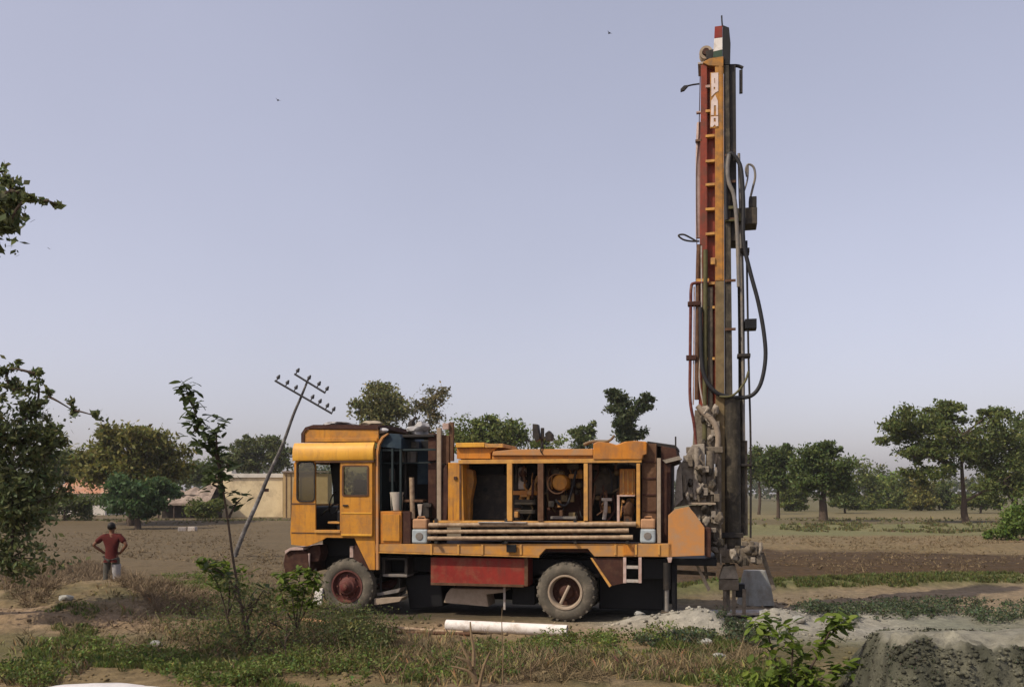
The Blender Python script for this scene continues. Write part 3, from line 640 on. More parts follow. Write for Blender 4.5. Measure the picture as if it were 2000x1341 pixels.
# front bumper, mudguard, grille
ppoly(MB(), [(553, 1100), (556, 1082), (566, 1074), (592, 1072), (602, 1082), (604, 1118), (556, 1118)], .05, 2.1).build('bumper', 'dark_rust', rig, bevel=.02)
ppoly(MB(), [(556, 1075), (566, 1069), (592, 1069), (592, 1073), (566, 1074), (557, 1081)], .0, 2.1).build('bumper_top', 'pale_pink', rig)
ppoly(MB(), [(598, 1075), (608, 1064), (624, 1064), (627, 1080), (622, 1096), (602, 1098)], .15, .5).build('headlamp_housing', 'dark_rust', rig, bevel=.02)
ptube([(604, 1080, .08), (603, 1108, .08)], 2.5).build('bumper_stay', 'pale_pink', rig)
PB('mudguard_bracket', 'pale_pink', rig, [(683, 1066, 690, 1088, .12, .2)], .004)
ppoly(MB(), [(694, 1056), (701, 1058), (722, 1112), (716, 1112), (690, 1090)], .06, .12).build('mudguard', 'dark_rust', rig)
PB('wheel_well', 'black_paint_and_shade', rig, [(630, 1046, 728, 1085, .5, .55)], .01)
ppoly(MB(), [(604, 1182), (612, 1172), (616, 1150), (630, 1148), (627, 1182)], -.02, .05).build('front_splash_plate', 'white_paint', rig, bevel=.006)
PB('splash_plate_stay', 'dark_steel', rig, [(614, 1110, 618, 1160, .06, .1)], .003)

# ---- driller's cage behind the cab
cage = empty('crew_cage'); cage.parent = rig
PB('locker', 'orange_paint', cage, [(742, 998, 784, 1061, 0.02, .9)], .01)
PB('locker_door', 'yellow_paint', cage, [(747, 1004, 780, 1056, -.004, .016)], .004)
PB('dark_box', 'dark_rust', cage, [(786, 998, 802, 1061, .05, .8)], .01)
ppoly(MB(), [(741, 872), (743, 860), (751, 850), (762, 846), (778, 847), (784, 856), (784, 876)], .05, 1.5).build('canopy', 'navy_canvas', cage, bevel=.01)
PB('rear_panel', 'black_paint_and_shade', cage, [(738, 860, 872, 1062, 1.2, 1.25)])
PB('cage_bar', 'teal_dark', cage, [(741, 876, 850, 880, .08, .12)], .003); PB('cage_bar', 'teal_dark', cage, [(741, 902, 845, 905, .3, .34)], .003)
for x in (741, 764, 780): PB('cage_post', 'teal_dark', cage, [(x, 876, x + 4, 996, .06, .10)], .003)
PB('corner_post', 'brown_rust_and_shade', cage, [(735.5, 874, 740, 1000, .03, .10)], .003)
for x, y, x2, y2 in ((783, 862, 796, 874), (798, 862, 812, 874), (783, 881, 800, 904), (801, 881, 812, 904)):
    PB('window_reflection', 'grey_pipe', cage, [(x, y, x2, y2, .6, .8)], .005)  # pale boxes stand in for reflections in the cage windows
PB('cage_window', 'navy_canvas', cage, [(815, 880, 838, 945, .7, .74)], .005)
PB('small_panel', 'grey_pipe', cage, [(746, 914, 770, 940, .75, .8)], .006)
PB('rust_box', 'dark_rust', cage, [(836, 846, 852, 900, .25, .9)], .01)
PB('dark_side', 'dark_rust', cage, [(836, 902, 852, 1012, .3, .9)], .01)
PB('hoist_post', 'rim_dusty', rig, [(853, 835, 861, 1016, .02, .09)], .004)
PB('hoist_post', 'brown_rust_and_shade', rig, [(864, 850, 877, 905, .1, .2), (877, 824, 885, 900, .12, .2)], .004)
ppoly(MB(), [(863, 905), (882, 826), (886, 828), (868, 908)], .21, .26).build('hoist_brace', 'dark_steel', rig)
PB('hoist_head', 'pale_pink', rig, [(864, 826, 876, 838, .06, .14)], .006)
ptube([(804, 932, .15), (805, 970, .15), (806, 1012, .15)], 5, 10).build('lever_post', 'rod_beige', rig, smooth=True)
PB('valve_bench', 'brown_rust_and_shade', rig, [(788, 975, 826, 980, .12, .5)], .005)
ppoly(MB(), [(815, 984), (825, 984), (822, 1008), (818, 1008)], .10, .2).build('oil_funnel', 'pale_steel', rig, bevel=.01)
PB('valve_block', 'dark_steel', rig, [(826, 982, 838, 1010, .12, .4), (830, 984, 842, 990, .06, .12)], .008)

# ---- compressor house
ch = empty('compressor_house'); ch.parent = rig
ppoly(MB(), [(875, 903), (903, 903), (906, 1016), (875, 1016)], .03, .5).build('end_panel', 'yellow_paint', ch, bevel=.01)
ppoly(MB(), [(866, 915), (872.5, 904), (877, 960), (872, 1016), (862, 1016)], .06, .6).build('end_panel_edge', 'dark_rust', ch, bevel=.01)
PB('panel_latch', 'dark_rust', ch, [(886, 930, 892, 936, .0, .03)], .003)
PB('panel_strip', 'brown_rust_and_shade', ch, [(897, 905, 900, 1014, .012, .028)], .002)
PB('top_beam', 'peach_steel', ch, [(895, 896, 1253, 904, 0.0, .10)], .005)
PB('bottom_beam', 'peach_steel', ch, [(846, 1017, 1253, 1022, 0.02, .12)], .004)
PB('post', 'peach_steel', ch, [(990, 904.5, 1000, 1016.5, .0, .09)], .004); PB('post', 'brown_rust_and_shade', ch, [(1050, 904.5, 1061, 1016.5, .0, .09)], .004)
PB('post', 'peach_steel', ch, [(1140, 904.5, 1148, 1016.5, .0, .09)], .004); PB('post', 'brown_rust_and_shade', ch, [(1149, 904.5, 1156, 1016.5, .02, .09)], .004)  # brown second strip paints the shaded inner face of the post
PB('post', 'peach_steel', ch, [(1243, 904.5, 1250, 1030, .0, .07)], .004)
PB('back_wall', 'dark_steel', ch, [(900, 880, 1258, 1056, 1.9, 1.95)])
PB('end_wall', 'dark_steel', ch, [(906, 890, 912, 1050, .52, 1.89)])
PB('roof_slab', 'bright_yellow', ch, [(890, 864, 946, 873, .05, 1.2)], .006); PB('roof_slab', 'peach_steel', ch, [(947, 866, 982, 873.5, .05, 1.2)], .006)
ppoly(MB(), [(892, 874), (972, 874), (958, 884), (958, 895.5), (892, 895.5)], .12, 1.8).build('roof_side', 'orange_paint', ch, bevel=.008)
ppoly(MB(), [(961, 889), (963, 881), (1006, 877), (1158, 876), (1158, 889)], -.01, 1.85).build('roof_panel', 'faded_orange', ch, bevel=.008)
PB('roof_gutter', 'orange_paint', ch, [(961, 889.5, 1158, 895.5, .04, 1.8)], .003)
ppoly(MB(), [(1158.5, 897), (1158.5, 866), (1166, 862), (1190, 864), (1204, 868), (1220, 862), (1240, 860), (1263, 862), (1263, 886), (1256, 888), (1254, 897)], -.02, 1.7).build('rear_hood', 'orange_paint', ch, bevel=.014)
ptube([(1060, 886, -.03), (1056, 880, -.03), (1058, 872, -.03), (1060, 862, .0)], 1.2, 6).build('lamp_cable', 'black_paint_and_shade', ch)
PB('dark_mesh_panel', 'brown_rust_and_shade', ch, [(1254, 866, 1282, 1060, .12, 1.8)], .006)
for k in range(5): PB('panel_rib', 'dark_rust', ch, [(1255, 900 + k * 32, 1281, 903 + k * 32, .10, .118)], .002)
PB('corner_post', 'rim_dusty', ch, [(1283, 894, 1290.5, 1060, .03, .10)], .004)
ppoly(MB(), [(1291, 870), (1320, 876), (1324, 900), (1310, 905), (1308, 1060), (1291, 1060)], .25, 1.7).build('end_cowl', 'dark_rust', ch, bevel=.01)
ppoly(MB(), [(1264, 861), (1320, 869), (1322, 876), (1264, 868)], .3, 1.7).build('end_cowl_top', 'dark_steel', ch, bevel=.006)
ppoly(MB(), [(1294, 898), (1326, 890), (1332, 896), (1300, 904)], .2, .6).build('cowl_flange', 'mud', ch)
PB('cowl_pin', 'dark_steel', ch, [(1318, 852, 1321, 872, .4, .44)], .002)
# machinery inside
eng = empty('compressor_engine'); eng.parent = rig
PB('engine_block', 'dark_steel', eng, [(920, 925, 1040, 1040, .75, 1.5)], .03)
PB('radiator', 'black_paint_and_shade', eng, [(912, 908, 984, 1040, .95, 1.1)], .02)
ppoly(MB(), [(906.5, 912), (924, 918), (926, 940), (919, 975), (918, 1016), (906.5, 1016)], .3, .5).build('fan_cowl', 'mast_yellow', eng, bevel=.02)
PB('pale_duct', 'pale_steel', eng, [(1012, 912, 1026, 955, .5, .65)], .02)
PB('pipe_rail', 'orange_paint', eng, [(1002, 958, 1048, 966, .45, .55)], .006)
dr = T3(1094, 942, .35)
MB().lathe_y(dr.x, dr.z, [(.32, .001), (.32, .13), (.35, .15), (.80, .15), (.82, .001)], 28).build('air_filter', 'yellow_paint', eng, smooth=True)
MB().lathe_y(dr.x - .06, dr.z - .02, [(.36, .17), (.34, .185), (.38, .19), (.42, .17)], 28).build('air_filter_band', 'box_tan', eng, smooth=True)
PB('receiver_shell', 'dark_rust', eng, [(1066, 905, 1138, 1045, .85, 1.6)], .05)
ptube([(1085, 975, .4), (1095, 985, .4), (1110, 980, .4), (1125, 920, .5)], 2.5).build('hose', 'rubber_hose', eng, smooth=True)
ptube([(1030, 985, .5), (1034, 960, .5), (1044, 945, .5), (1050, 930, .55)], 3).build('exhaust_elbow', 'peach_steel', eng, smooth=True)
PB('oil_tray', 'grey_pipe', eng, [(1075, 1008, 1125, 1013, .3, .5)], .004)
PB('manifold', 'grimy_steel', eng, [(1005, 975, 1045, 985, .45, .6), (1008, 995, 1045, 1003, .45, .6)], .01)
PB('dial_panel', 'grimy_steel', eng, [(1108, 905, 1130, 916, .4, .45)], .005)
ptube([(1183, 974, .4), (1183, 995, .4), (1180, 1014, .4)], 4, 10).build('white_standpipe', 'pale_steel', eng, smooth=True)
PB('standpipe_tee', 'pale_steel', eng, [(1175, 972, 1195, 978, .36, .44)], .01)
PB('gearbox_cover', 'grimy_steel', eng, [(1160, 920, 1205, 965, .7, 1.2)], .02)
PB('orange_cover', 'orange_paint', eng, [(1210, 915, 1241, 967, .35, .6)], .008)
for k in range(3): PB('cover_rib', 'peach_steel', eng, [(1216 + k * 9, 918, 1219 + k * 9, 964, .335, .348)], .002)
PB('small_frame', 'pale_pink', eng, [(1205, 969, 1210, 1020, .15, .22), (1205, 966, 1240, 969, .15, .22)], .003)
MB().lump(tuple(T3(1228, 995, .5)), (.10, .12, .17), 5, .5).build('pump_body', 'brown_rust_and_shade', eng, smooth=True)
ptube([(1168, 915, .5), (1185, 912, .5), (1193, 925, .5), (1195, 960, .5)], 2).build('hose', 'rubber_hose', eng, smooth=True)
def machinery(n, x0, x1, y0, y1, v0, v1, seed, mats):
    rr = random.Random(seed)
    for i in range(n):
        px, py, v = rr.uniform(x0, x1), rr.uniform(y0, y1), rr.uniform(v0, v1); mm = rr.choice(mats); t = rr.random()
        if t < .30: PB('housing', mm, eng, [(px - rr.uniform(3, 9), py - rr.uniform(3, 10), px + rr.uniform(3, 9), py + rr.uniform(3, 10), v, v + rr.uniform(.05, .25))], .012)
        elif t < .70: ptube([(px, py - rr.uniform(6, 30), v), (px + rr.uniform(-4, 4), py, v - .03), (px + rr.uniform(-18, 18), py + rr.uniform(6, 26), v)], rr.uniform(1.0, 2.6), 8).build('pipe', mm, eng, smooth=True)
        else:
            c = T3(px, py, v); r_ = rr.uniform(.03, .08); MB().lathe_y(c.x, c.z, [(v - .03, .001), (v - .03, r_ * .6), (v, r_), (v + .1, r_), (v + .1, .001)], 18).build('pulley', mm, eng, smooth=True)
DULL = ('dark_steel', 'brown_rust_and_shade', 'brown_rust_and_shade', 'grimy_steel', 'dark_rust', 'mast_dusty', 'deck_orange')
machinery(20, 1006, 1046, 918, 1012, .35, .6, 1, DULL); machinery(34, 1066, 1136, 918, 1012, .40, .7, 2, DULL); machinery(26, 1160, 1238, 912, 1012, .42, .65, 3, DULL)
machinery(14, 932, 984, 930, 1012, .75, .94, 4, ('dark_steel', 'black_paint_and_shade'))
# twin work lamp on the roof
wl = empty('work_lamp'); wl.parent = rig
ptube([(1059, 878, .3), (1059, 850, .3)], 3).build('lamp_stalk', 'dark_steel', wl)
ppoly(MB(), [(1040, 827), (1050, 828), (1054, 856), (1046, 862), (1040, 850)], .2, .38).build('lamp_head', 'dark_steel', wl, bevel=.01)
ppoly(MB(), [(1064, 846), (1072, 840), (1079, 848), (1078, 860), (1066, 861)], .2, .38).build('lamp_head', 'dark_steel', wl, bevel=.01)
PB('lamp_bracket', 'dark_steel', wl, [(1046, 852, 1072, 857, .26, .32), (1056, 835, 1062, 853, .26, .32)], .004)

# ---- tail panel and jack at the rear
ppoly(MB(), [(1305, 1087), (1305, 1006), (1318, 994), (1345, 989), (1358, 1004), (1376, 1030), (1376, 1084)], .0, .05).build('tail_panel', 'faded_orange', rig, bevel=.006)
ppoly(MB(), [(1372, 1020), (1377, 1030), (1388, 1032), (1388, 1088), (1377, 1086)], .052, 1.0).build('tail_panel_return', 'dark_rust', rig, bevel=.006)
PB('rear_cross_member', 'black_paint_and_shade', rig, [(1312, 1090, 1400, 1104, .3, 2.0)], .01)
# ---- the mast
mast = empty('mast'); mast.parent = rig
VM = 1.0
def MP(name, m, rects, bevel=.006): return PB(name, m, mast, rects, bevel)
def mtube(name, pts, r, m, n=10): return ptube(pts, r, n).build(name, m, mast, smooth=True)
ppoly(MB(), [(1369, 127), (1381, 127), (1381, 870), (1364, 870)], VM, VM + .12).build('front_chord', 'mast_red', mast, bevel=.006)
ppoly(MB(), [(1381.5, 127), (1396, 127), (1396, 870), (1381.5, 870)], VM + .10, VM + .13).build('web_plate', 'mast_red', mast)
ppoly(MB(), [(1396.5, 122), (1413, 122), (1414.5, 548), (1397, 548)], VM - .02, VM + .14).build('rear_chord', 'mast_yellow', mast, bevel=.008)
ppoly(MB(), [(1397, 548.6), (1414.5, 548.6), (1416, 1075), (1398, 1075)], VM - .018, VM + .14).build('lower_rear_chord', 'mast_dusty', mast, bevel=.008)
ppoly(MB(), [(1404, 122), (1410, 122), (1411, 545), (1405, 545)], VM - .028, VM - .022).build('chord_web', 'mast_yellow', mast)
ppoly(MB(), [(1369, 127), (1413, 127), (1414, 870), (1364, 870)], VM + .62, VM + .74).build('far_side_frame', 'mast_red', mast)
ppoly(MB(), [(1414, 125), (1424, 125), (1434, 1080), (1417, 1080)], VM + .02, VM + .7).build('guide_channel', 'shaded_steel', mast, bevel=.006)
ppoly(MB(), [(1424.5, 127), (1437, 127), (1439, 470), (1427, 470)], VM + .08, VM + .62).build('feed_beam', 'dark_steel', mast, bevel=.006)  # dark colour carries the shade behind the sunlit chord
for y in (168, 216, 265, 314, 360, 408, 456, 553, 600, 700):
    PB('rung', 'peach_steel' if y > 200 else 'pale_pink', mast, [(1378, y - 2.5, 1396, y + 2.5, VM - .012, VM - .002 + .08)], .003)
for y in (300, 352, 425, 545, 640): PB('chord_bracket', 'brown_rust_and_shade', mast, [(1416, y, 1437, y + 5, VM - .01, VM + .018)], .003)
MP('gear_rack_plate', 'olive_pipe', [(1415, 402, 1438, 408, VM - .03, VM + .012)]); MP('gear_rack_plate', 'olive_pipe', [(1416, 428, 1440, 432, VM - .03, VM + .012)])
# writing on the yellow chord: white stencilled letters one above the other
def glyph(pts, holes=()):
    ppoly(MB(), pts, VM - .036, VM - .030, holes).build('letter', 'white_letter', mast)
mat('white_letter', (0.66, 0.55, 0.50), (0.56, 0.45, 0.41), 10, 0.7)
glyph([(1389, 143), (1403, 142), (1403, 178), (1397, 181), (1389.5, 189)], [[(1395, 153), (1396.5, 153), (1397, 163), (1395.5, 163)], [(1394, 170), (1397, 170), (1397, 175), (1394, 175)]])
glyph([(1389, 197), (1397, 185.5), (1402, 197), (1402.5, 225), (1398.5, 225), (1398.5, 206), (1394.5, 206), (1394, 225), (1388.5, 225)])
glyph([(1388.5, 228), (1402.5, 227), (1403, 246), (1399, 247), (1396, 243), (1392, 248), (1387.5, 248)], [[(1394, 231), (1398, 231), (1398, 238), (1394, 238)]])
MP('letter_plate', 'mast_yellow', [(1387, 141, 1404, 250, VM - .028, VM - .004)], .002)
# head of the mast
ppoly(MB(), [(1372, 122), (1386, 114), (1413, 110), (1413, 130), (1384, 128)], VM - .03, VM + .76).build('crown_block', 'mast_yellow', mast, bevel=.008)
MP('crown_plate', 'pale_steel', [(1363, 121, 1378, 125, VM + .1, VM + .6)], .004)
pc = T3(1379, 107, VM + .2)
MB().lathe_y(pc.x, pc.z, [(pc.y - .1, .07), (pc.y - .1, .12), (pc.y - .06, .125), (pc.y - .03, .10), (pc.y + .03, .10), (pc.y + .06, .125), (pc.y + .1, .12), (pc.y + .1, .07)], 24).build('sheave', 'rim_dusty', mast, smooth=True)
MB().tube([(pc.x, pc.y - .14, pc.z), (pc.x, pc.y + .3, pc.z)], .06, 12).build('sheave_pin', 'dark_rust', mast)
ppoly(MB(), [(1378, 100), (1394, 96), (1396, 112), (1380, 116)], VM + .05, VM + .6).build('sheave_bracket', 'dark_steel', mast)
ppoly(MB(), [(1396, 52), (1411, 50), (1411, 73), (1395, 75)], VM, VM + .4).build('tip_red_band', 'red_paint', mast, bevel=.004)
ppoly(MB(), [(1395, 75.4), (1411, 73.4), (1411, 97), (1393.5, 101)], VM, VM + .4).build('tip_white_band', 'white_paint', mast, bevel=.004)
ppoly(MB(), [(1393.5, 101.4), (1411, 97.4), (1411, 112), (1393, 112)], VM, VM + .4).build('tip_green_band', 'green_paint', mast, bevel=.004)
ppoly(MB(), [(1411.4, 49), (1424, 54), (1427, 85), (1426, 126), (1411.4, 126)], VM + .01, VM + .39).build('tip_shaded_side', 'black_paint_and_shade', mast, bevel=.004)  # black box painted as the tip's rear face in shade
mtube('antenna', [(1411, 52, VM + .1), (1410, 42, VM + .1), (1409.5, 31, VM + .1)], 1.7, 'rubber_hose', 6)
mtube('davit_arm', [(1424, 129, VM + .2), (1440, 129, VM + .2), (1451, 133, VM + .2)], 3.2, 'dark_steel')
MP('davit_pendant', 'dark_steel', [(1444, 136, 1450.5, 181, VM + .17, VM + .23)], .004)
mtube('guide_arm', [(1366, 164, VM + .05), (1352, 166, VM + .05), (1340, 169, VM + .05)], 1.6, 'dark_steel', 6)
ppoly(MB(), [(1345, 166), (1336, 167), (1329, 174), (1329, 178), (1336, 176)], VM + .02, VM + .08).build('guide_paddle', 'dark_steel', mast)
mtube('guide_loop', [(1366, 471, VM + .05), (1350, 471, VM + .05), (1335, 468, VM + .05), (1325, 460, VM + .05), (1335, 458, VM + .05), (1348, 464, VM + .05), (1360, 471, VM + .05)], 1.8, 'dark_steel', 6)
MP('cable_clip', 'brown_rust_and_shade', [(1358, 272, 1371, 276, VM, VM + .08)], .002)
MP('cable_clip', 'pale_pink', [(1360, 217, 1372, 220, VM, VM + .08)], .002)
# pipes and cables down the left side
mtube('winch_rope', [(1368, 125, VM + .04), (1365, 260, VM + .04), (1360, 340, VM + .04), (1361, 470, VM + .04), (1361, 560, VM + .04)], 0.9, 'dark_rust', 5)
mtube('feed_pipe', [(1366, 240, VM + .10), (1364, 300, VM + .10), (1364, 465, VM + .10)], 5.0, 'pale_pink', 8)
mtube('feed_cylinder', [(1365, 478, VM + .0), (1363, 560, VM + .0), (1361, 780, VM + .0)], 4.5, 'brown_rust_and_shade', 12)
mtube('feed_cylinder', [(1378, 488, VM - .04), (1377, 700, VM - .04), (1376, 860, VM - .04)], 4.5, 'olive_pipe', 12)
mtube('hydraulic_line', [(1370, 480, VM - .05), (1370, 640, VM - .05), (1366, 740, VM - .05), (1376, 800, VM - .05)], 1.6, 'pale_steel', 6)
mtube('hydraulic_line', [(1385, 552, VM - .04), (1356, 553, VM - .04), (1350, 562, VM - .04), (1349, 600, VM - .04), (1348, 700, VM - .04), (1348, 780, VM - .04), (1356, 830, VM - .04), (1360, 880, VM - .04)], 3.0, 'maroon', 8)
mtube('hydraulic_line', [(1356, 560, VM - .02), (1355, 700, VM - .02), (1354, 790, VM - .02)], 1.5, 'pale_pink', 6)
MP('line_bracket', 'dark_rust', [(1343, 588, 1368, 596, VM - .08, VM + .06)]); MP('line_bracket', 'dark_rust', [(1340, 693, 1360, 702, VM - .08, VM + .06)]); MP('cylinder_mount', 'peach_steel', [(1360, 544, 1385, 550, VM - .06, VM + .06)])
MP('valve_box', 'peach_steel', [(1388, 503, 1397, 516, VM - .05, VM - .013)])
MP('spacer_plate', 'grimy_steel', [(1382, 560, 1392, 860, VM - .012, VM + .06)])
# right side: pipes, rotary head, hoses
mtube('drill_pipe', [(1444, 440, VM + .3), (1448, 640, VM + .3), (1449, 1045, VM + .3)], 6.5, 'shaded_steel', 14)
mtube('stand_pipe', [(1443, 300, VM + .12), (1446, 420, VM + .12), (1449, 600, VM + .12), (1453, 860, VM + .12)], 2.8, 'grey_pipe', 10)
mtube('stand_pipe', [(1458, 470, VM + .1), (1462, 700, VM + .1), (1466, 860, VM + .1), (1466, 1050, VM + .1)], 2.0, 'dark_steel', 8)
mtube('stand_pipe', [(1457, 860, VM + .2), (1458, 1045, VM + .2)], 2.6, 'mud_dark', 8)
MP('pipe_clamp', 'dark_steel', [(1438, 484, 1464, 492, VM + .05, VM + .35)]); MP('pipe_clamp', 'dark_steel', [(1440, 690, 1466, 696, VM + .05, VM + .35)]); MP('pipe_clamp', 'dark_steel', [(1440, 905, 1468, 910, VM + .05, VM + .35)])
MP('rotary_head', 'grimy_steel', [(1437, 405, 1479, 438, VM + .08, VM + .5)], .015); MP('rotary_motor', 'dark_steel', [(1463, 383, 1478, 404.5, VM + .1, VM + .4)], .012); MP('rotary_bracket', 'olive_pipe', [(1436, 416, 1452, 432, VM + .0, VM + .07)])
MP('buffer_block', 'black_paint_and_shade', [(1455, 622, 1478, 641, VM + .05, VM + .35)], .008)
mtube('air_hose', [(1419, 430, VM - .02), (1417, 350, VM - .02), (1420, 312, VM - .02), (1428, 300, VM - .02), (1440, 312, VM - .02), (1448, 335, VM - .02), (1452, 400, VM - .02), (1452, 470, VM - .02), (1465, 530, VM - .02), (1481, 590, VM - .02), (1492, 650, VM - .02), (1495, 700, VM - .02), (1486, 748, VM - .02), (1468, 772, VM - .02), (1440, 776, VM - .02), (1412, 772, VM - .06), (1395, 763, VM - .10), (1378, 740, VM - .10), (1370, 700, VM - .10), (1368, 600, VM - .10)], 4.0, 'rubber_hose', 10)
mtube('air_hose', [(1424, 302, VM - .05), (1421, 330, VM - .05), (1424, 358, VM - .05), (1433, 380, VM - .05), (1438, 420, VM - .05), (1441, 480, VM - .05), (1443, 560, VM - .02)], 4.0, 'grey_pipe', 10)
mtube('small_hose', [(1459, 345, VM + .2), (1457, 330, VM + .2), (1462, 321, VM + .2), (1472, 327, VM + .2), (1475, 345, VM + .2), (1470, 368, VM + .2), (1466, 384, VM + .2)], 2.2, 'grey_pipe', 8)
mtube('small_hose', [(1452, 378, VM + .2), (1460, 350, VM + .2), (1461, 324, VM + .2)], 1.6, 'grey_pipe', 8)
mtube('green_hose', [(1405, 774, VM - .1), (1425, 774, VM - .1), (1440, 765, VM - .1), (1455, 745, VM - .05), (1462, 725, VM)], 2.2, 'olive_pipe', 8)
# thick lower column
mtube('drill_column', [(1428, 775, VM + .1), (1429, 900, VM + .1), (1430, 1078, VM + .1)], 17, 'shaded_steel', 24)  # column's shade is put into its dark colour
MP('column_collar', 'dark_steel', [(1408, 1040, 1452, 1050, VM - .1, VM + .3)], .01)
mtube('dusty_hose', [(1362, 792, VM - .12), (1375, 806, VM - .12), (1392, 822, VM - .12), (1401, 842, VM - .12), (1402, 870, VM - .12), (1394, 905, VM - .12)], 5.5, 'dusty_hose', 12)

# ---- mud-caked mast foot
foot = empty('mast_foot'); foot.parent = rig
def FP(name, m, rects, bevel=.012): return PB(name, m, foot, rects, bevel)
def FL(name, m, px, py, v, rx, ry, rd, seed): return MB().lump(tuple(T3(px, py, v)), (rx * 16.3 / FPX, rd, ry * 16.3 / FPX), seed, .35, 3).build(name, m, foot, smooth=True)
ppoly(MB(), [(1357, 800), (1397, 800), (1400, 880), (1352, 880)], VM - .05, VM + .5).build('foot_frame', 'mud_dark', foot, bevel=.012)
ppoly(MB(), [(1330, 905), (1352, 868), (1376, 866), (1380, 980), (1316, 990)], VM - .3, VM + .2).build('side_plate', 'mud', foot, bevel=.012)
ppoly(MB(), [(1322, 918), (1330, 900), (1334, 975), (1316, 992)], VM - .5, VM - .28).build('guard_plate', 'mud', foot, bevel=.01)
FP('cross_beam', 'mud_dark', [(1340, 872, 1412, 884, VM - .2, VM + .5)]); FP('shelf_plate', 'rim_dusty', [(1345, 981, 1398, 985, VM - .45, VM + .2)], .004)
ptube([(1387, 880, VM - .22), (1386, 980, VM - .22)], 8, 16).build('tilt_cylinder', 'mud_dark', foot, smooth=True)
ptube([(1362, 875, VM - .34), (1358, 975, VM - .34)], 6, 14).build('tilt_cylinder', 'mud', foot, smooth=True)
ptube([(1403, 860, VM - .1), (1403, 1060, VM - .1)], 6, 14).build('guide_post', 'mud_dark', foot, smooth=True)
rc = random.Random(77)
def clutter(n, x0, x1, y0, y1, v0, v1, seed):
    rr = random.Random(seed)
    for i in range(n):
        px, py, v = rr.uniform(x0, x1), rr.uniform(y0, y1), rr.uniform(v0, v1); mm = rr.choice(('mud', 'mud', 'mud_dark', 'mud_dark', 'grimy_steel')); t = rr.random()
        if t < .4: FP('caked_block', mm, [(px - rr.uniform(3, 8), py - rr.uniform(3, 9), px + rr.uniform(3, 8), py + rr.uniform(3, 9), v, v + rr.uniform(.06, .2))], .01)
        elif t < .7: ptube([(px, py - rr.uniform(6, 18), v), (px + rr.uniform(-3, 3), py, v - .02), (px + rr.uniform(-8, 8), py + rr.uniform(6, 18), v)], rr.uniform(1.5, 4.0), 8).build('caked_hose', mm, foot, smooth=True)
        else: FL('mud_cake', mm, px, py, v, rr.uniform(4, 9), rr.uniform(5, 11), .07, 100 + seed + i)
clutter(34, 1335, 1405, 885, 978, VM - .46, VM - .3, 1)
ppoly(MB(), [(1345, 987), (1398, 987), (1408, 1050), (1408, 1075), (1385, 1075), (1372, 1030)], VM - .3, VM + .3).build('slip_housing', 'mud_dark', foot, bevel=.012)
clutter(16, 1362, 1406, 992, 1020, VM - .42, VM - .28, 2); clutter(12, 1390, 1408, 1020, 1078, VM - .42, VM - .28, 3)
clutter(16, 1372, 1398, 800, 868, VM - .12, VM - .06, 4); clutter(22, 1400, 1490, 1062, 1098, VM - .38, VM - .2, 5)
ppoly(MB(), [(1393, 1075), (1455, 1070), (1490, 1085), (1484, 1100), (1400, 1098)], VM - .3, VM + .6).build('drill_table', 'mud_dark', foot, bevel=.012)
FL('mud_cake', 'mud_dark', 1470, 1068, VM - .1, 16, 10, .2, 61)
ppoly(MB(), [(1404, 1130), (1412, 1105), (1436, 1103), (1443, 1130)], VM - .2, VM + .2).build('clamp_cone', 'mud', foot, bevel=.012)
FP('clamp_jaw', 'mud_dark', [(1404, 1131, 1443, 1152, VM - .2, VM + .2)]); FP('clamp_dark', 'black_paint_and_shade', [(1437, 1140, 1455, 1166, VM - .1, VM + .15)])
for px in (1412, 1430, 1450): FP('clamp_leg', 'mud_dark', [(px, 1150, px + 7, 1199, VM - .16, VM - .06)], .004)
ptube([(1421, 1098, VM), (1421, 1200, VM)], 4.5, 14).build('drill_string', 'mud', foot, smooth=True)
ppoly(MB(), [(1354, 1094), (1359, 1094), (1388, 1150), (1383, 1155)], VM - .4, VM - .34).build('stay_bar', 'rim_dusty', foot)
ppoly(MB(), [(1372, 1092), (1378, 1092), (1384, 1130), (1378, 1130)], VM - .1, VM - .04).build('stay_bar', 'mud_dark', foot)
ppoly(MB(), [(1484, 1080), (1492, 1078), (1516, 1150), (1509, 1154)], VM - .1, VM - .02).build('stay_bar', 'mud_dark', foot)
ppoly(MB(), [(1310, 1112), (1398, 1118), (1398, 1124), (1310, 1120)], VM + .2, VM + .3).build('stabiliser_beam', 'mud_dark', foot)

# ------------------------------------------------------------------ loose things carried on the rig
def rod(x0, x1, y0, y1, r, lab):
    p0, p1 = T3(x0, y0, -.05 - .0), T3(x1, y1, -.05); d = (p1 - p0).normalized()
    m = MB().tube([p0, p0 + d * .18, p0 + d * .181, p1 - d * .22, p1 - d * .219, p1], [r * 1.12, r * 1.12, r, r, r * 1.15, r * 1.15], 16)
    m.v = [tuple(rig_world(v)) for v in m.v]
    o = m.build('drill_rod', 'rod_beige', smooth=True); tag(o, lab, 'drill rod', 'drill rods on the side of the rig'); return o
rod(838, 1242, 1025, 1023, .040, 'topmost long beige drill rod along the rig side')
rod(836, 1228, 1038, 1035.5, .036, 'middle long beige drill rod along the rig side')
rod(836, 1236, 1051, 1048.5, .036, 'lowest long beige drill rod lying against the deck beam')
for x in (848, 985, 1120, 1222): PB('rod_bracket', 'dark_steel', rig, [(x, 1012, x + 6, 1061, -.001, .015), (x, 1057, x + 6, 1061, -.11, -.002)], .003)
m = MB().box(-.45, .45, -.06, .06, 0, .02); pk = T3(982, 1020.5, -.06); o = m.build('plank', 'pale_steel', loc=rig_world(pk), bevel=.003); o.rotation_euler = (0, 0, ANG); tag(o, 'short pale plank lying on the topmost drill rod', 'plank')
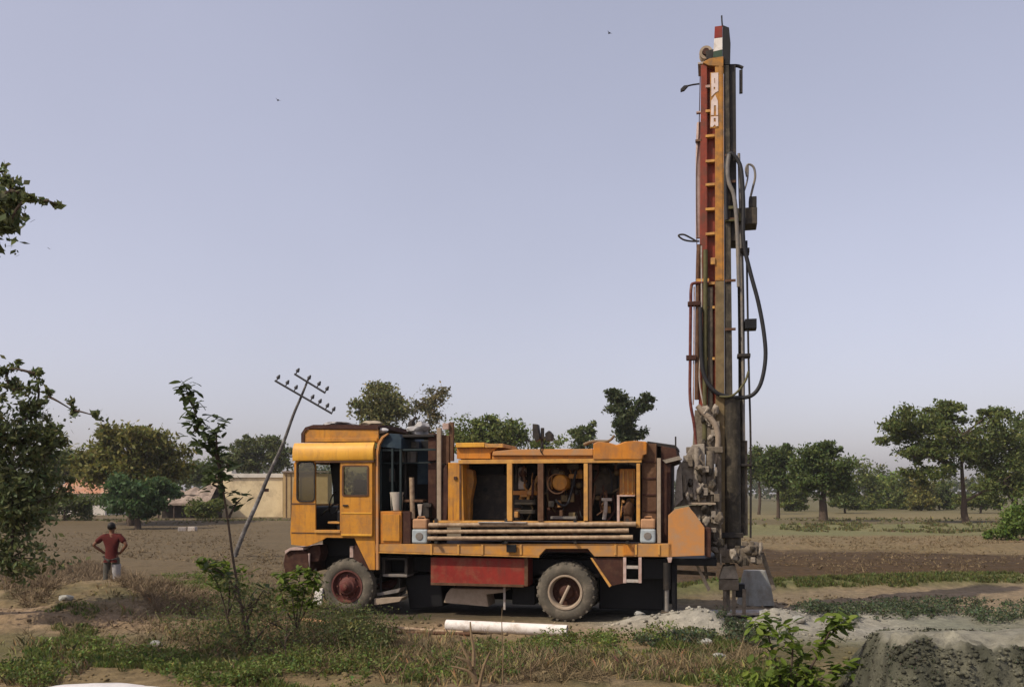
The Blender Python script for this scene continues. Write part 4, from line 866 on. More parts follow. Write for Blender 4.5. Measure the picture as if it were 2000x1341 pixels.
def world_thing(name, label, cat, p, group=None):
    w_ = rig_world(p); o = empty(name, w_, ANG); tag(o, label, cat, group); return o
pb = T3(775, 996.5, .16); bk = world_thing('bucket', 'white plastic bucket standing on the locker behind the cab', 'bucket', pb)
MB().lathe_z(0, 0, [(0, .10), (.01, .105), (.31, .125), (.34, .135), (.345, .13), (.335, .12), (.05, .1)], 28).build('bucket_body', 'bucket_white', bk, smooth=True)
MB().tube([(.13 * math.cos(a), 0 - .02 * math.sin(a), .30 - .1 * math.sin(a)) for a in [i * math.pi / 12 for i in range(13)]], .005, 6).build('bucket_handle', 'dark_steel', bk)
def can(px0, px1, y0, y1, lab, v):
    p = T3((px0 + px1) / 2, y1, v); o = world_thing('plastic_can', lab, 'can', p, 'cans standing on the rig deck')
    w2 = (T(px1, y1, v)[0] - T(px0, y1, v)[0]) / 2; h = T(px0, y0, v)[1] - p.z
    MB().box(-w2, w2, 0, .24, 0, h * .55).build('can_body', 'box_blue', o, bevel=.03)
    MB().box(-w2 * .95, w2 * .95, .01, .23, h * .552, h * .95).build('can_top', 'box_tan', o, bevel=.03)
    MB().tube([(-w2 * .5, .12, h * .95), (-w2 * .45, .12, h * 1.02), (w2 * .45, .12, h * 1.02), (w2 * .5, .12, h * .95)], .014, 8).build('can_handle', 'box_tan', o)
    MB().lathe_y(0, h * .28, [(-.012, .001), (-.012, w2 * .45), (-.002, w2 * .5)], 16).build('can_boss', 'grey_pipe', o)
can(804, 834, 1010, 1061, 'bluish can with tan top on the deck just behind the cab', -.0)
can(1250, 1280, 1010, 1060, 'bluish can with tan top at the rear end of the drill rods', -.02)
pw = T3(820, 846, .45); ww = rig_world(pw)
o = MB().lump((0, 0, .08), (.18, .2, .12), 8, .5, 3).build('white_cloth_bundle', 'bundle_cloth', loc=ww, smooth=True); tag(o, 'crumpled white cloth bundle on top of the cage behind the cab', 'bundle')
PB('cage_top', 'dark_steel', cage, [(786, 848, 848, 853, .2, .9)], .005)
for x in (790, 840): PB('cage_stanchion', 'dark_steel', cage, [(x, 853.4, x + 4, 1000, .5, .55)], .003)
pw = T3(803, 848, .4); o = MB().lump((0, 0, .12), (.07, .07, .16), 9, .5, 2).tube([(0, 0, .2), (.05, 0, .28), (.1, 0, .34)], .03).build('dark_rag', 'cloth_dark', loc=rig_world(pw), smooth=True); tag(o, 'dark rag hanging beside the white bundle behind the cab', 'rag')
pw = T3(722, 829, .3) - Vector((0, 0, .04)); o = MB().lump((0, 0, .05), (.2, .2, .06), 10, .4, 3).build('tan_sack', 'cloth_tan', loc=rig_world(pw), smooth=True); tag(o, 'flat tan sack lying on the rear edge of the cab roof', 'sack')
pw = T3(748, 845, .2); o = MB().lump((0, 0, .04), (.09, .1, .05), 11, .3, 2).build('white_rag', 'cloth_white', loc=rig_world(pw), smooth=True); tag(o, 'small white rag on the navy canopy behind the cab', 'rag')
pw = T3(665, 829, .5) - Vector((0, 0, .045))
lo = MB(); lo.lump((0, 0, .04), (.32, .45, .055), 12, .2, 3); o = lo.build('grey_sheet', 'bundle_cloth', loc=rig_world(pw), smooth=True); tag(o, 'folded pale grey sheet lying on the cab roof', 'sheet')
for (pts, r, lab) in (([(1140, 868, .2), (1158, 862, .2), (1190, 862, .25)], 3.2, 'short bent branch on the compressor roof'), ([(1168, 864, .1), (1190, 860, .1), (1200, 850, .1)], 2.5, 'thin bent stick on the orange rear hood')):
    m = ptube(pts, r, 7); m.v = [tuple(rig_world(v)) for v in m.v]; o = m.build('stick', 'dead_wood', smooth=True); tag(o, lab, 'stick')

# ------------------------------------------------------------------ loose things on the ground
def ground_pipe(name, a, b, r, m_, label, hollow=True, group=None):
    A = Vector((a[0], a[1], Hs(*a) + r)); B = Vector((b[0], b[1], Hs(*b) + r)); mid = (A + B) / 2; mz = Hs(mid.x, mid.y) + r
    lift = max(0, mz - mid.z); A.z += lift; B.z += lift
    m = MB(); n = 20
    m.tube([A, B], r, n, caps=not hollow)
    if hollow:
        d = (B - A).normalized(); m.tube([A, B], r * .9, n, caps=False)
        a_ = d.cross(Vector((0, 0, 1))).normalized(); b_ = d.cross(a_)
        for P in (A, B):
            ring = [P + (a_ * math.cos(2 * math.pi * j / n) + b_ * math.sin(2 * math.pi * j / n)) * rr for rr in (r, r * .9) for j in range(n)]
            m.add(ring, [(j, (j + 1) % n, n + (j + 1) % n, n + j) for j in range(n)])
    o = m.build(name, m_, smooth=True); tag(o, label, 'pipe', group); return o
ground_pipe('casing_pipe', gd(872, 1233), gd(1108, 1243), .095, 'white_paint', 'thick white casing pipe lying on the ground before the rear wheel')
ground_pipe('steel_pipe', gd(705, 1226), gd(905, 1236), .03, 'rod_beige', 'thin beige pipe on the ground running up to the white casing pipe')
ground_pipe('steel_pipe', gd(730, 1236), gd(918, 1243), .03, 'brown_rust_and_shade', 'thin rusty pipe on the ground just below the beige one')
ground_pipe('steel_pipe', gd(585, 1216), gd(652, 1221), .035, 'box_tan', 'short tan pipe on the ground below the front wheel')
# slab over the slush pit, canvas hood by the drill table
a = at(1445, 1183, 16.3); zc = Hs(a.x - .5, a.y)
o = MB().box(-.72, .62, -.22, .22, 0, .045).build('plank', 'pale_steel', loc=(a.x, a.y, max(zc, Hs(a.x + .6, a.y)) + .02), bevel=.006); o.rotation_euler = (0, 0, math.radians(3)); tag(o, 'pale grey plank lying across the slush pit under the mast', 'plank')
p = at(1475, 1170, 18.2); z0 = Hs(p.x, p.y)
hd = MB(); lv = [(0, .36, .30), (.25, .32, .26), (.50, .25, .2), (.58, .22, .16)]
vs = []
for i, (z, rx, ry) in enumerate(lv):
    for j in range(16):
        a = 2 * math.pi * j / 16; k = 1 + .07 * math.sin(j * 2.3 + i); vs.append((rx * k * math.copysign(abs(math.cos(a)) ** .6, math.cos(a)), ry * k * math.copysign(abs(math.sin(a)) ** .6, math.sin(a)), z - .03))
hd.add(vs, [(i * 16 + j, i * 16 + (j + 1) % 16, (i + 1) * 16 + (j + 1) % 16, (i + 1) * 16 + j) for i in range(3) for j in range(16)] + [tuple(range(48, 64))])
o = hd.build('dust_hood', 'concrete', loc=(p.x, p.y, z0 + .05), smooth=True); o.scale = (1, 1, 1.2); tag(o, 'pale grey dust hood standing beside the drill table', 'hood')
X, Y = gd(195, 1354); o = MB().lump((0, 0, .03), (.80, .30, .09), 31, .15, 4).build('white_sheet', 'cloth_white', loc=(X, Y, Hs(X, Y) - .02), smooth=True); tag(o, 'white plastic sheet on the ground at the lower left edge', 'sheet')
for i, (px, py, s, lab) in enumerate(((1495, 1213, .12, 'grey stone on the cuttings heap right of the plank'), (1405, 1286, .09, 'pale stone in the weeds below the cuttings heap'), (1378, 1265, .1, 'grey stone at the foot of the nearest cuttings heap'),
                                      (1250, 1222, .09, 'pale stone between the rear wheel and the jack'), (1560, 1225, .12, 'dark stone right of the second cuttings heap'), (1640, 1216, .10, 'small stone on the grey strip above the dug bank'),
                                      (985, 1282, .06, 'small pale stone in the weeds below the casing pipe'), (130, 1205, .13, 'grey stone on the left bank below the dry brush'), (305, 1262, .09, 'pale stone in the lower left grass'))):
    X, Y = gd(px, py); o = MB().lump((0, 0, s * .35), (s, s * .8, s * .6), 50 + i, .4, 2).build('stone', 'concrete', loc=(X, Y, Hs(X, Y))); tag(o, lab, 'stone', 'stones on the ground')

# ------------------------------------------------------------------ leaning pole
pole = empty('leaning_utility_pole', (at(458, 1086, 32).x, 32, 0)); tag(pole, 'crooked leaning utility pole with two crossarms left of the cab', 'utility pole')
off = pole.location.copy(); off.z = 0
def PP(px, py, dy=0): return at(px, py, 32) - Vector((pole.location.x, 32 - dy, 0))
path = spline([PP(456, 1092), PP(478, 1035), PP(503, 980), PP(528, 920), PP(552, 868), PP(573, 810), PP(588, 775), PP(602, 740)], 4)
MB().tube(path, [.088 - .05 * i / (len(path) - 1) for i in range(len(path))], 12).build('post', 'pole_grey', pole, smooth=True)
def arm(a, b, fr, name='crossarm'):
    A, B = PP(*a, -.14), PP(*b, -.14); MB().tube([A, B], .042, 6).build(name, 'pole_metal', pole)
    up = (B - A).normalized().cross(Vector((0, 1, 0))).normalized()
    if up.z < 0: up = -up
    for f in fr:
        c = A.lerp(B, f); MB().tube([c, c + up * .10, c + up * .12, c + up * .16, c + up * .2, c + up * .27], [.022, .022, .06, .068, .05, .022], 10).build('insulator', 'pole_metal', pole, smooth=True)
arm((539, 744), (650, 808), (.02, .18, .33, .62, .75, .88, .99)); arm((577, 731), (637, 768), (.03, .4, .72, .98))

# ------------------------------------------------------------------ birds
for px, py, lab, s in ((543, 196, 'tiny dark bird high in the sky above the cab', .5), (1190, 65, 'tiny pale bird in the sky left of the mast top', .6)):
    p = at(px, py, 120); m = MB().lump((0, 0, 0), (.10, .22, .08), 3, .1, 2)
    m.add([(.05, .08, 0), (.05, -.1, 0), (.45, -.12, .12), (-.05, .08, 0), (-.05, -.1, 0), (-.45, -.12, .12)], [(0, 1, 2), (3, 5, 4)])
    o = m.build('bird', 'feather', loc=p); o.rotation_euler = (0, .2, .6); tag(o, lab, 'bird', 'birds in the sky')

# ------------------------------------------------------------------ the man on the left
mx, my = (218 - 1000) / FPX * 19.7, 19.7
man = empty('person', (mx, my, Hs(mx, my)), math.radians(4)); tag(man, 'person in a dark red shirt and grey trousers, hands on hips, seen from behind', 'person'); man.scale = (.95, .95, .95)
def skin(name, m_, nodes, edges, root, sub=2):
    me = bpy.data.meshes.new(name); bm = bmesh.new(); lay = bm.verts.layers.skin.verify(); V = {}
    for k, (p, r) in nodes.items():
        v = bm.verts.new(p); v[lay].radius = (r, r) if not isinstance(r, tuple) else r; v[lay].use_root = (k == root); V[k] = v
    for a, b in edges: bm.edges.new((V[a], V[b]))
    bm.to_mesh(me); bm.free(); me.materials.append(MATS[m_])
    o = bpy.data.objects.new(name, me); col.objects.link(o); o.parent = man
    s = o.modifiers.new('skin', 'SKIN'); s.use_smooth_shade = True
    d = o.modifiers.new('sub', 'SUBSURF'); d.levels = sub; d.render_levels = sub
    return o
J = {'pel': ((0, 0, .94), (.135, .10)), 'wst': ((0, 0, 1.08), (.115, .085)), 'cst': ((0, .0, 1.27), (.145, .105)), 'nkb': ((0, 0, 1.41), (.07, .065)), 'nek': ((0, .01, 1.47), .052),
     'hd1': ((0, .02, 1.535), (.068, .08)), 'hd2': ((0, .015, 1.60), (.075, .09)), 'hd3': ((0, .01, 1.665), (.052, .06))}
E = [('pel', 'wst'), ('wst', 'cst'), ('cst', 'nkb'), ('nkb', 'nek'), ('nek', 'hd1'), ('hd1', 'hd2'), ('hd2', 'hd3')]
for s, t in ((-1, 'L'), (1, 'R')):
    ex = .40 if s < 0 else .36
    J.update({'sh' + t: ((s * .185, 0, 1.385), .058), 'el' + t: ((s * ex, -.05, 1.185), .042), 'wr' + t: ((s * .20, .03, 1.015), .030), 'pa' + t: ((s * .155, .075, .985), .034)})
    E += [('cst', 'sh' + t), ('sh' + t, 'el' + t), ('el' + t, 'wr' + t), ('wr' + t, 'pa' + t)]
    for i, (dx, dz) in enumerate(((.0, .03), (.0, .012), (.0, -.006), (.002, -.022))):
        J['f%d' % i + t] = ((s * (.125 + dx), .118, .985 + dz), .010); J['g%d' % i + t] = ((s * .085, .135, .972 + dz), .0085); E += [('pa' + t, 'f%d' % i + t), ('f%d' % i + t, 'g%d' % i + t)]
    J['th' + t] = ((s * .165, .03, .985), .012); J['ti' + t] = ((s * .145, -.03, .99), .009); E += [('pa' + t, 'th' + t), ('th' + t, 'ti' + t)]
    lx = s * .095
    J.update({'hp' + t: ((lx, 0, .86), .085), 'kn' + t: ((lx * 1.15, .0 + .02 * s, .48), .058), 'an' + t: ((lx * 1.2, -.01 + .05 * s, .09), .04), 'to' + t: ((lx * 1.35, .13 + .05 * s, .035), .035)})
    E += [('pel', 'hp' + t), ('hp' + t, 'kn' + t), ('kn' + t, 'an' + t), ('an' + t, 'to' + t)]
skin('body', 'skin_brown', J, E, 'pel')
fc = MB().lump((0, .115, 1.575), (.013, .022, .025), 1, .05, 2)
for s in (-1, 1): fc.lump((s * .085, .015, 1.585), (.014, .025, .034), 2, .05, 2)
fc.build('face_features', 'skin_brown', man, smooth=True)
k = {'a0': ((0, 0, .83), (.15, .125)), 'a': ((0, 0, .93), (.155, .122)), 'b': ((0, 0, 1.08), (.138, .108)), 'c': ((0, 0, 1.28), (.165, .125)), 'd': ((0, 0, 1.415), (.085, .08))}
e = [('a0', 'a'), ('a', 'b'), ('b', 'c'), ('c', 'd')]
for s, t in ((-1, 'L'), (1, 'R')):
    ex = .40 if s < 0 else .36
    k['s' + t] = ((s * .185, 0, 1.385), .078); k['m' + t] = ((s * (.185 + (ex - .185) * .75), -.037, 1.235), .068); e += [('c', 's' + t), ('s' + t, 'm' + t)]
skin('shirt', 'shirt_red', k, e, 'a')
k = {'a': ((0, 0, .95), (.145, .108))}; e = []
for s, t in ((-1, 'L'), (1, 'R')):
    lx = s * .095; k.update({'h' + t: ((lx, 0, .85), .098), 'k' + t: ((lx * 1.15, .02 * s, .48), .078), 'n' + t: ((lx * 1.2, -.01 + .05 * s, .11), .066)}); e += [('a', 'h' + t), ('h' + t, 'k' + t), ('k' + t, 'n' + t)]
skin('trousers', 'trousers_grey', k, e, 'a')
hr = MB().lump((0, -.012, 1.625), (.088, .098, .095), 5, .12, 3).build('hair', 'hair_black', man, smooth=True)
MB().tube(spline([(.104, .004, .74), (.108, .012, .5), (.113, .03, .22)], 4), [.104, .102, .1, .098, .095, .092, .09, .086, .08], 16).build('white_wrap', 'bundle_cloth', man, smooth=True)
# ------------------------------------------------------------------ vegetation
def leaf_quads(C, size, rng, droop=0.3, aspect=0.5):
    """one pointed leaf (4 corners) at each centre; C (n,3), size (n,)"""
    n = len(C); a = rng.normal(size=(n, 3)); a[:, 2] -= droop; a /= np.linalg.norm(a, axis=1, keepdims=True)
    b = np.cross(a, rng.normal(size=(n, 3))); b /= np.linalg.norm(b, axis=1, keepdims=True) + 1e-9
    s = size[:, None]
    V = np.stack([C - a * s * .5, C + b * s * aspect * .5, C + a * s * .5, C - b * s * aspect * .5], 1).reshape(-1, 3)
    F = np.arange(n * 4).reshape(n, 4); return V, F
def tints(n, base, rng, spread=0.28, warm=0.12, k=4):
    t = np.clip(rng.normal(1, spread, size=(n, 1)), .45, 1.9) * (np.array(base) * np.array([1.18, 1.15, 1.1]))[None, :]
    t[:, 0] *= np.clip(rng.normal(1, warm, n), .7, 1.6); t[:, 2] *= np.clip(rng.normal(1, warm, n), .6, 1.5)
    return np.repeat(t, k, 0)

def tree(name, label, cat, Y, base, lobes, n, leaf, tint, seed, trunk_r=.12, clump=.26, fork=.45, bark='bark', group=None, depth=.8, stems=1, shell=.45, per=1.0, twigs=True):
    """lobes: (px, py, rx, ry) ellipses of the crown as seen Y metres away; each is filled with leaf clumps in depth"""
    rng = np.random.default_rng(seed); rn = random.Random(seed)
    bx = (base[0] - 1000) / FPX * Y; bz = Hs(bx, Y) - .05
    root = empty(name, (bx, Y, bz)); tag(root, label, cat, group); o = np.array([bx, Y, bz]); s = Y / FPX
    tr = MB(); L = []
    for i, (px, py, rx, ry) in enumerate(lobes):
        c = np.array(at(px, py, Y)) - o; R = np.array([rx * s, min(rx, ry * 1.3) * s * depth, ry * s])
        if i: c[1] += rng.uniform(-.5, .5) * R[0]
        L.append((c, R))
    zlow = min(c[2] - R[2] for c, R in L); ztop = max(c[2] for c, R in L); zf = max(.15, zlow + (ztop - zlow) * (fork - .45))
    main = L[0][0]; fp = np.array([main[0] * .45, main[1] * .4, max(zf, .25 * main[2])])
    for q in range(stems):
        jx = (rn.uniform(-1, 1) * .25 * L[0][1][0]) if stems > 1 else 0
        p0 = np.array([jx * .3, rn.uniform(-.1, .1), 0]); p1 = fp * .5 + np.array([rn.uniform(-.06, .06) * fp[2] + jx * .5, 0, 0]); p2 = fp + np.array([jx, 0, 0])
        tr.tube(spline([p0, p1, p2], 3), [trunk_r * 1.25, trunk_r * 1.1, trunk_r, trunk_r * .95, trunk_r * .9, trunk_r * .85, trunk_r * .8], 9)
    cent = []; done = []; area = [R[0] * R[2] for c, R in L]; tot = sum(area)
    for (c, R), ar in zip(L, area):
        cand = [fp] + [q for q in done]; src = min(cand, key=lambda q: np.linalg.norm(q - c) + (0.15 * np.linalg.norm(fp - c) if q is not fp else 0)); done.append(c); lr = trunk_r * min(1, .2 + .8 * math.sqrt(ar / max(area)))
        mid = src + (c - src) * .5 + np.array([rn.uniform(-.12, .12) * R[0], rn.uniform(-.1, .1), .1 * R[2]])
        tr.tube(spline([src, mid, c], 3), [lr * (.72 - .5 * i / 6) for i in range(7)], 7)
        kk = max(4, int(per * 46 * ar / tot + 3)); 
        for q in range(kk):
            d = rng.normal(size=3); d /= np.linalg.norm(d); rr = rng.uniform() ** shell
            p = c + d * R * rr * .92
            if p[2] < .12: p[2] = .12 + rng.uniform(0, .2)
            cent.append((p, R, ar / tot / kk))
            if twigs: tr.tube([c + (p - c) * .15, c + (p - c) * .6 + np.array([0, 0, .05 * R[2]]), p], [lr * .2, lr * .13, lr * .06], 4, caps=False)
    tr.build('trunk', bark, root, smooth=True)
    Cs = []
    for p, R, wgt in cent:
        m = max(5, int(n * wgt * rng.uniform(.5, 1.5))); g = rng.normal(size=(m, 3)) * (np.minimum(R, R.mean()) * clump * rng.uniform(.7, 1.25)) * np.array([1, 1, .75]); Cs.append(p + g)
    C = np.concatenate(Cs); C = C[C[:, 2] > .03]
    V, F = leaf_quads(C, leaf * rng.uniform(.45, 1.55, len(C)), rng)
    np_mesh('crown', V, F, 'foliage', root, tint=tints(len(C), tint, rng))
    return root
GD = (.078, .102, .030); GM = (.105, .13, .034); GO = (.135, .136, .036); GL = (.13, .18, .04); GG = (.105, .125, .052)

# trees on the left
tree('roadside_tree', 'large loose-leaved tree cut by the left edge of the picture', 'tree', 15.0, (-140, 1150),
     [(-10, 960, 110, 120), (50, 1000, 70, 95), (20, 860, 80, 70), (85, 880, 50, 60), (-60, 780, 90, 110), (40, 1085, 90, 50), (60, 800, 40, 34), (72, 730, 16, 26), (98, 775, 13, 20), (10, 720, 22, 30), (140, 800, 14, 30), (188, 812, 16, 14), (20, 760, 40, 30), (120, 960, 30, 40), (110, 850, 30, 30)],
     13000, .095, GG, 11, trunk_r=.10, clump=.26, bark='bark', shell=.5, per=3.2)
tree('overhanging_tree', 'leafy bough of an unseen tree hanging into the sky at the left edge', 'tree', 10.5, (-420, 1200),
     [(-160, 420, 150, 120), (-220, 620, 150, 150), (-40, 400, 70, 70), (25, 375, 34, 38), (62, 390, 30, 18), (20, 445, 22, 20), (85, 392, 16, 8), (115, 400, 14, 5), (0, 330, 18, 14)],
     6500, .105, GG, 19, trunk_r=.10, clump=.26, bark='bark', shell=.55, per=2.0)
tree('acacia_tree', 'rounded olive-green tree behind the man, its crown clear against the sky', 'tree', 62, (255, 1012),
     [(255, 895, 100, 60), (195, 915, 60, 48), (325, 915, 52, 50), (265, 855, 70, 32), (300, 945, 70, 34), (210, 870, 40, 30)], 19000, .30, GO, 12, trunk_r=.25, clump=.2, per=2)
tree('low_tree', 'dark green low tree just behind the man', 'tree', 56, (270, 1010), [(265, 968, 66, 38), (225, 965, 38, 34), (315, 955, 34, 28), (260, 995, 66, 18)], 12000, .26, (.058, .10, .036), 13, trunk_r=.2, clump=.22, group='trees behind the left field')
tree('low_tree', 'dull green bush right of the thatched hut, before the yellow house', 'tree', 72, (398, 1010), [(395, 995, 38, 18), (420, 985, 20, 14)], 3000, .25, GM, 14, trunk_r=.1, clump=.25, group='trees behind the left field')
tree('low_tree', 'dark leafy bush below the orange tiled roof', 'tree', 66, (130, 1015), [(120, 990, 70, 28), (60, 980, 50, 40), (170, 985, 30, 25), (20, 985, 40, 40)], 7000, .26, GD, 15, trunk_r=.12, clump=.25, group='trees behind the left field')
tree('low_tree', 'flat dark tree crown behind the yellow house, beside the cab', 'tree', 105, (505, 1010), [(505, 890, 68, 36), (470, 895, 40, 30), (550, 885, 34, 34), (490, 865, 26, 14)], 9000, .36, (.085, .10, .034), 16, trunk_r=.25, clump=.2, group='trees behind the left field', per=1.6)
tree('low_tree', 'hazy dark tree between the acacia and the sapling', 'tree', 110, (400, 1010), [(395, 925, 40, 30), (360, 930, 30, 25), (430, 915, 30, 32)], 5000, .36, GD, 17, trunk_r=.2, clump=.22, group='trees behind the left field')
tree('low_tree', 'tree filling the gap between left edge tree and acacia', 'tree', 95, (130, 1010), [(130, 905, 60, 34), (90, 890, 40, 40), (170, 900, 30, 28)], 6000, .34, GM, 18, trunk_r=.2, clump=.22, group='trees behind the left field')
# trees behind the rig
tree('feathery_tree', 'tall olive tree rising directly behind the cab roof', 'tree', 75, (742, 1010), [(742, 800, 48, 42), (740, 760, 36, 24), (770, 795, 30, 30), (705, 790, 24, 26), (745, 860, 60, 40)], 9000, .30, (.13, .135, .05), 21, trunk_r=.22, clump=.24, per=1.7, group='trees behind the rig', depth=1.0)
tree('feathery_tree', 'sparse brown-green tree behind the cloth bundle', 'tree', 78, (835, 1010), [(845, 775, 32, 24), (815, 795, 26, 24), (850, 810, 22, 22), (830, 860, 40, 40)], 3200, .28, (.135, .125, .06), 22, trunk_r=.2, clump=.3, per=1.5, group='trees behind the rig')
tree('bushy_tree', 'yellow-green bushy tree above the left compressor roof', 'tree', 70, (950, 1010), [(950, 850, 70, 40), (910, 855, 35, 35), (1000, 855, 32, 32), (945, 822, 34, 18), (1070, 870, 40, 20)], 9000, .28, (.115, .145, .04), 23, trunk_r=.2, clump=.24, per=1.7, group='trees behind the rig')
tree('bushy_tree', 'small dark tree behind the compressor roof, left of the taller one', 'tree', 80, (1143, 1010), [(1140, 846, 26, 20), (1122, 850, 14, 10), (1158, 835, 12, 14), (1140, 880, 30, 30)], 3600, .28, GD, 24, trunk_r=.14, clump=.26, group='trees behind the rig')
tree('lopped_tree', 'dark two-headed tree rising above the orange rear hood', 'tree', 60, (1225, 1010), [(1205, 790, 32, 22), (1222, 815, 28, 26), (1256, 782, 20, 22), (1195, 768, 16, 12), (1235, 845, 30, 22), (1215, 835, 20, 20)], 7500, .24, (.062, .082, .036), 25, trunk_r=.16, clump=.24, per=1.6, group='trees behind the rig', bark='pale_bark')
# right side
tree('shade_tree', 'large spreading tree at the right edge with bare trunk', 'tree', 68, (1886, 1022), [(1880, 850, 110, 52), (1790, 850, 62, 40), (1755, 830, 38, 36), (1860, 805, 60, 24), (1930, 810, 50, 24), (1960, 880, 70, 60), (1830, 900, 50, 34), (1780, 890, 30, 24), (1945, 940, 60, 34), (1800, 925, 34, 22)], 27000, .27, (.10, .126, .036), 31, trunk_r=.26, clump=.2, fork=.3, per=2.4, group='trees on the right fields', shell=.42)
tree('shade_tree', 'dark dense tree filling the right edge behind the spreading one', 'tree', 76, (1985, 1018), [(1985, 900, 70, 60), (2040, 860, 80, 70), (1960, 945, 60, 40), (2010, 820, 40, 30)], 12000, .3, GD, 32, trunk_r=.24, clump=.22, per=1.6, group='trees on the right fields')
tree('field_tree', 'rounded dark tree with short thick trunk right of the mast', 'tree', 72, (1608, 1012), [(1605, 915, 58, 48), (1600, 880, 50, 22), (1570, 930, 30, 36), (1640, 930, 24, 34), (1605, 948, 56, 26)], 14000, .27, (.078, .11, .032), 33, trunk_r=.34, clump=.2, per=1.8, group='trees on the right fields')
tree('field_tree', 'slim dark tree standing close to the right of the mast', 'tree', 80, (1520, 1002), [(1518, 905, 36, 36), (1495, 895, 24, 26), (1535, 890, 24, 24), (1515, 938, 30, 22)], 8000, .28, (.078, .106, .032), 34, trunk_r=.15, clump=.22, per=1.4, group='trees on the right fields')
tree('field_tree', 'dark tree seen between mast pipes and slim tree', 'tree', 95, (1482, 1000), [(1484, 910, 26, 34), (1470, 890, 18, 24)], 3600, .32, GD, 35, trunk_r=.15, clump=.24, group='trees on the right fields')
for i, (px, py, rx, ry, Yd, tt, lab) in enumerate(((1680, 935, 34, 36, 120, GM, 'mid green bush right of the rounded dark tree'), (1725, 935, 26, 30, 150, GG, 'hazy grey-green bush in the gap of the far fields'), (1735, 945, 24, 22, 130, GL, 'light green bush at the middle of the far fields'),
                                             (1770, 945, 30, 26, 125, GM, 'bush under the left boughs of the spreading tree'), (1800, 950, 22, 20, 115, GO, 'olive bush left of the spreading tree trunk'), (1835, 955, 26, 18, 120, GD, 'dark low bush beside the spreading tree trunk'),
                                             (1650, 950, 24, 24, 100, GD, 'small dark bush hugging the rounded tree'), (1550, 955, 22, 20, 110, GM, 'low green bush between the two trees right of the mast'), (1915, 965, 40, 18, 100, GM, 'low bush right of the spreading tree trunk'))):
    tree('far_bush', lab, 'bush', Yd, (px, 990), [(px, py, rx, ry), (px - rx * .6, py + ry * .5, rx * .7, ry * .7), (px + rx * .6, py + ry * .55, rx * .7, ry * .65), (px, 980, rx * 1.25, 18), (px - rx * .7, 984, rx * .6, 12), (px + rx * .8, 984, rx * .6, 12)], 5200, .30 * Yd / 100, tt, 60 + i, trunk_r=.12, clump=.26, group='bushes on the far right fields')
tree('leafy_bush', 'light green leafy bush at the right edge by the field bund', 'bush', 44, (1985, 1050), [(1985, 1020, 34, 30), (1955, 1035, 24, 20), (2020, 1010, 40, 40), (1940, 1045, 16, 12)], 5500, .17, (.095, .145, .03), 36, trunk_r=.06, clump=.28)
# far wood along the horizon
rng = np.random.default_rng(5); Cs = []; 
for X in np.arange(-300, 320, 1.6):
    Yw = 230 + 40 * math.sin(X * .02) + rng.uniform(-15, 15); hh = (2.6 + 4.5 * vnoise(X * .07, 3.3, 7) + 2.5 * vnoise(X * .35, 1.1, 9)) * (1.0 if X > 0 else 1.25)
    m = 80; Cs.append(np.stack([X + rng.normal(0, 2.2, m), Yw + rng.normal(0, 3, m), hh * np.sqrt(rng.uniform(0, 1, m))], 1))
C = np.concatenate(Cs); V, F = leaf_quads(C, 1.0 * rng.uniform(.6, 1.4, len(C)), rng, aspect=.8)
tag(np_mesh('far_wood', V, F, 'foliage', tint=tints(len(C), (.075, .085, .042), rng)), 'hazy wood along the horizon', 'wood', kind='stuff')

# ---- foreground sapling: its big leaves are pieces of their own
LEAFMESH = {}
def leaf_mesh(key, tint):
    if key in LEAFMESH: return LEAFMESH[key]
    pr = [(0, .0), (.25, .26), (.55, .32), (.85, .17), (1, 0)]; vs = []; fs = []
    for t, w_ in pr: vs += [(-w_, t, .06 * math.sin(t * 3) + .05), (0, t, .06 * math.sin(t * 3)), (w_, t, .06 * math.sin(t * 3) + .05)]
    for i in range(4):
        for j in range(2): fs.append((i * 3 + j, i * 3 + j + 1, (i + 1) * 3 + j + 1, (i + 1) * 3 + j))
    me = bpy.data.meshes.new('leaf'); me.from_pydata(vs, [], fs); me.update()
    a = me.color_attributes.new('tint', 'FLOAT_COLOR', 'POINT'); a.data.foreach_set('color', list(tint + (1,)) * len(vs))
    me.materials.append(MATS['foliage']); LEAFMESH[key] = me; return me
def big_leaves(root, spots, size, tintset, seed, mult=2.0):
    rn = random.Random(seed)
    for p, k in spots:
        for q in range(int(k * mult)):
            key = rn.randrange(len(tintset)); me = leaf_mesh((id(tintset), key), tintset[key])
            o = bpy.data.objects.new('leaf', me); col.objects.link(o); o.parent = root
            sc = size * rn.uniform(.65, 1.3); o.scale = (sc * .8, sc, sc)
            o.location = Vector(p) + Vector((rn.gauss(0, .055), rn.gauss(0, .06), rn.gauss(0, .05)))
            o.rotation_euler = (rn.uniform(-.9, .6), rn.uniform(-.6, .6), rn.uniform(0, 6.28))
def plant(name, label, cat, Y, base, stems, size, tintset, seed, r=.018, bark='bark', group=None, mult=2.5):
    """stems: lists of (px, py, leaves) along a stem"""
    bx = (base[0] - 1000) / FPX * Y; bz = Hs(bx, Y) - .03; root = empty(name, (bx, Y, bz)); tag(root, label, cat, group); rn = random.Random(seed)
    tm = MB(); spots = []
    for st in stems:
        pts = []; dy = rn.uniform(-.25, .25)
        for i, (px, py, k) in enumerate(st):
            p = at(px, py, Y) - Vector((bx, Y, bz)); p.y += dy * i / max(1, len(st) - 1); pts.append(p)
            if k: spots.append((p, k))
        sp = spline(pts, 4); tm.tube(sp, [r * (1 - .75 * i / (len(sp) - 1)) for i in range(len(sp))], 7)
    tm.build('stem', bark, root, smooth=True); big_leaves(root, spots, size, tintset, seed, mult); return root
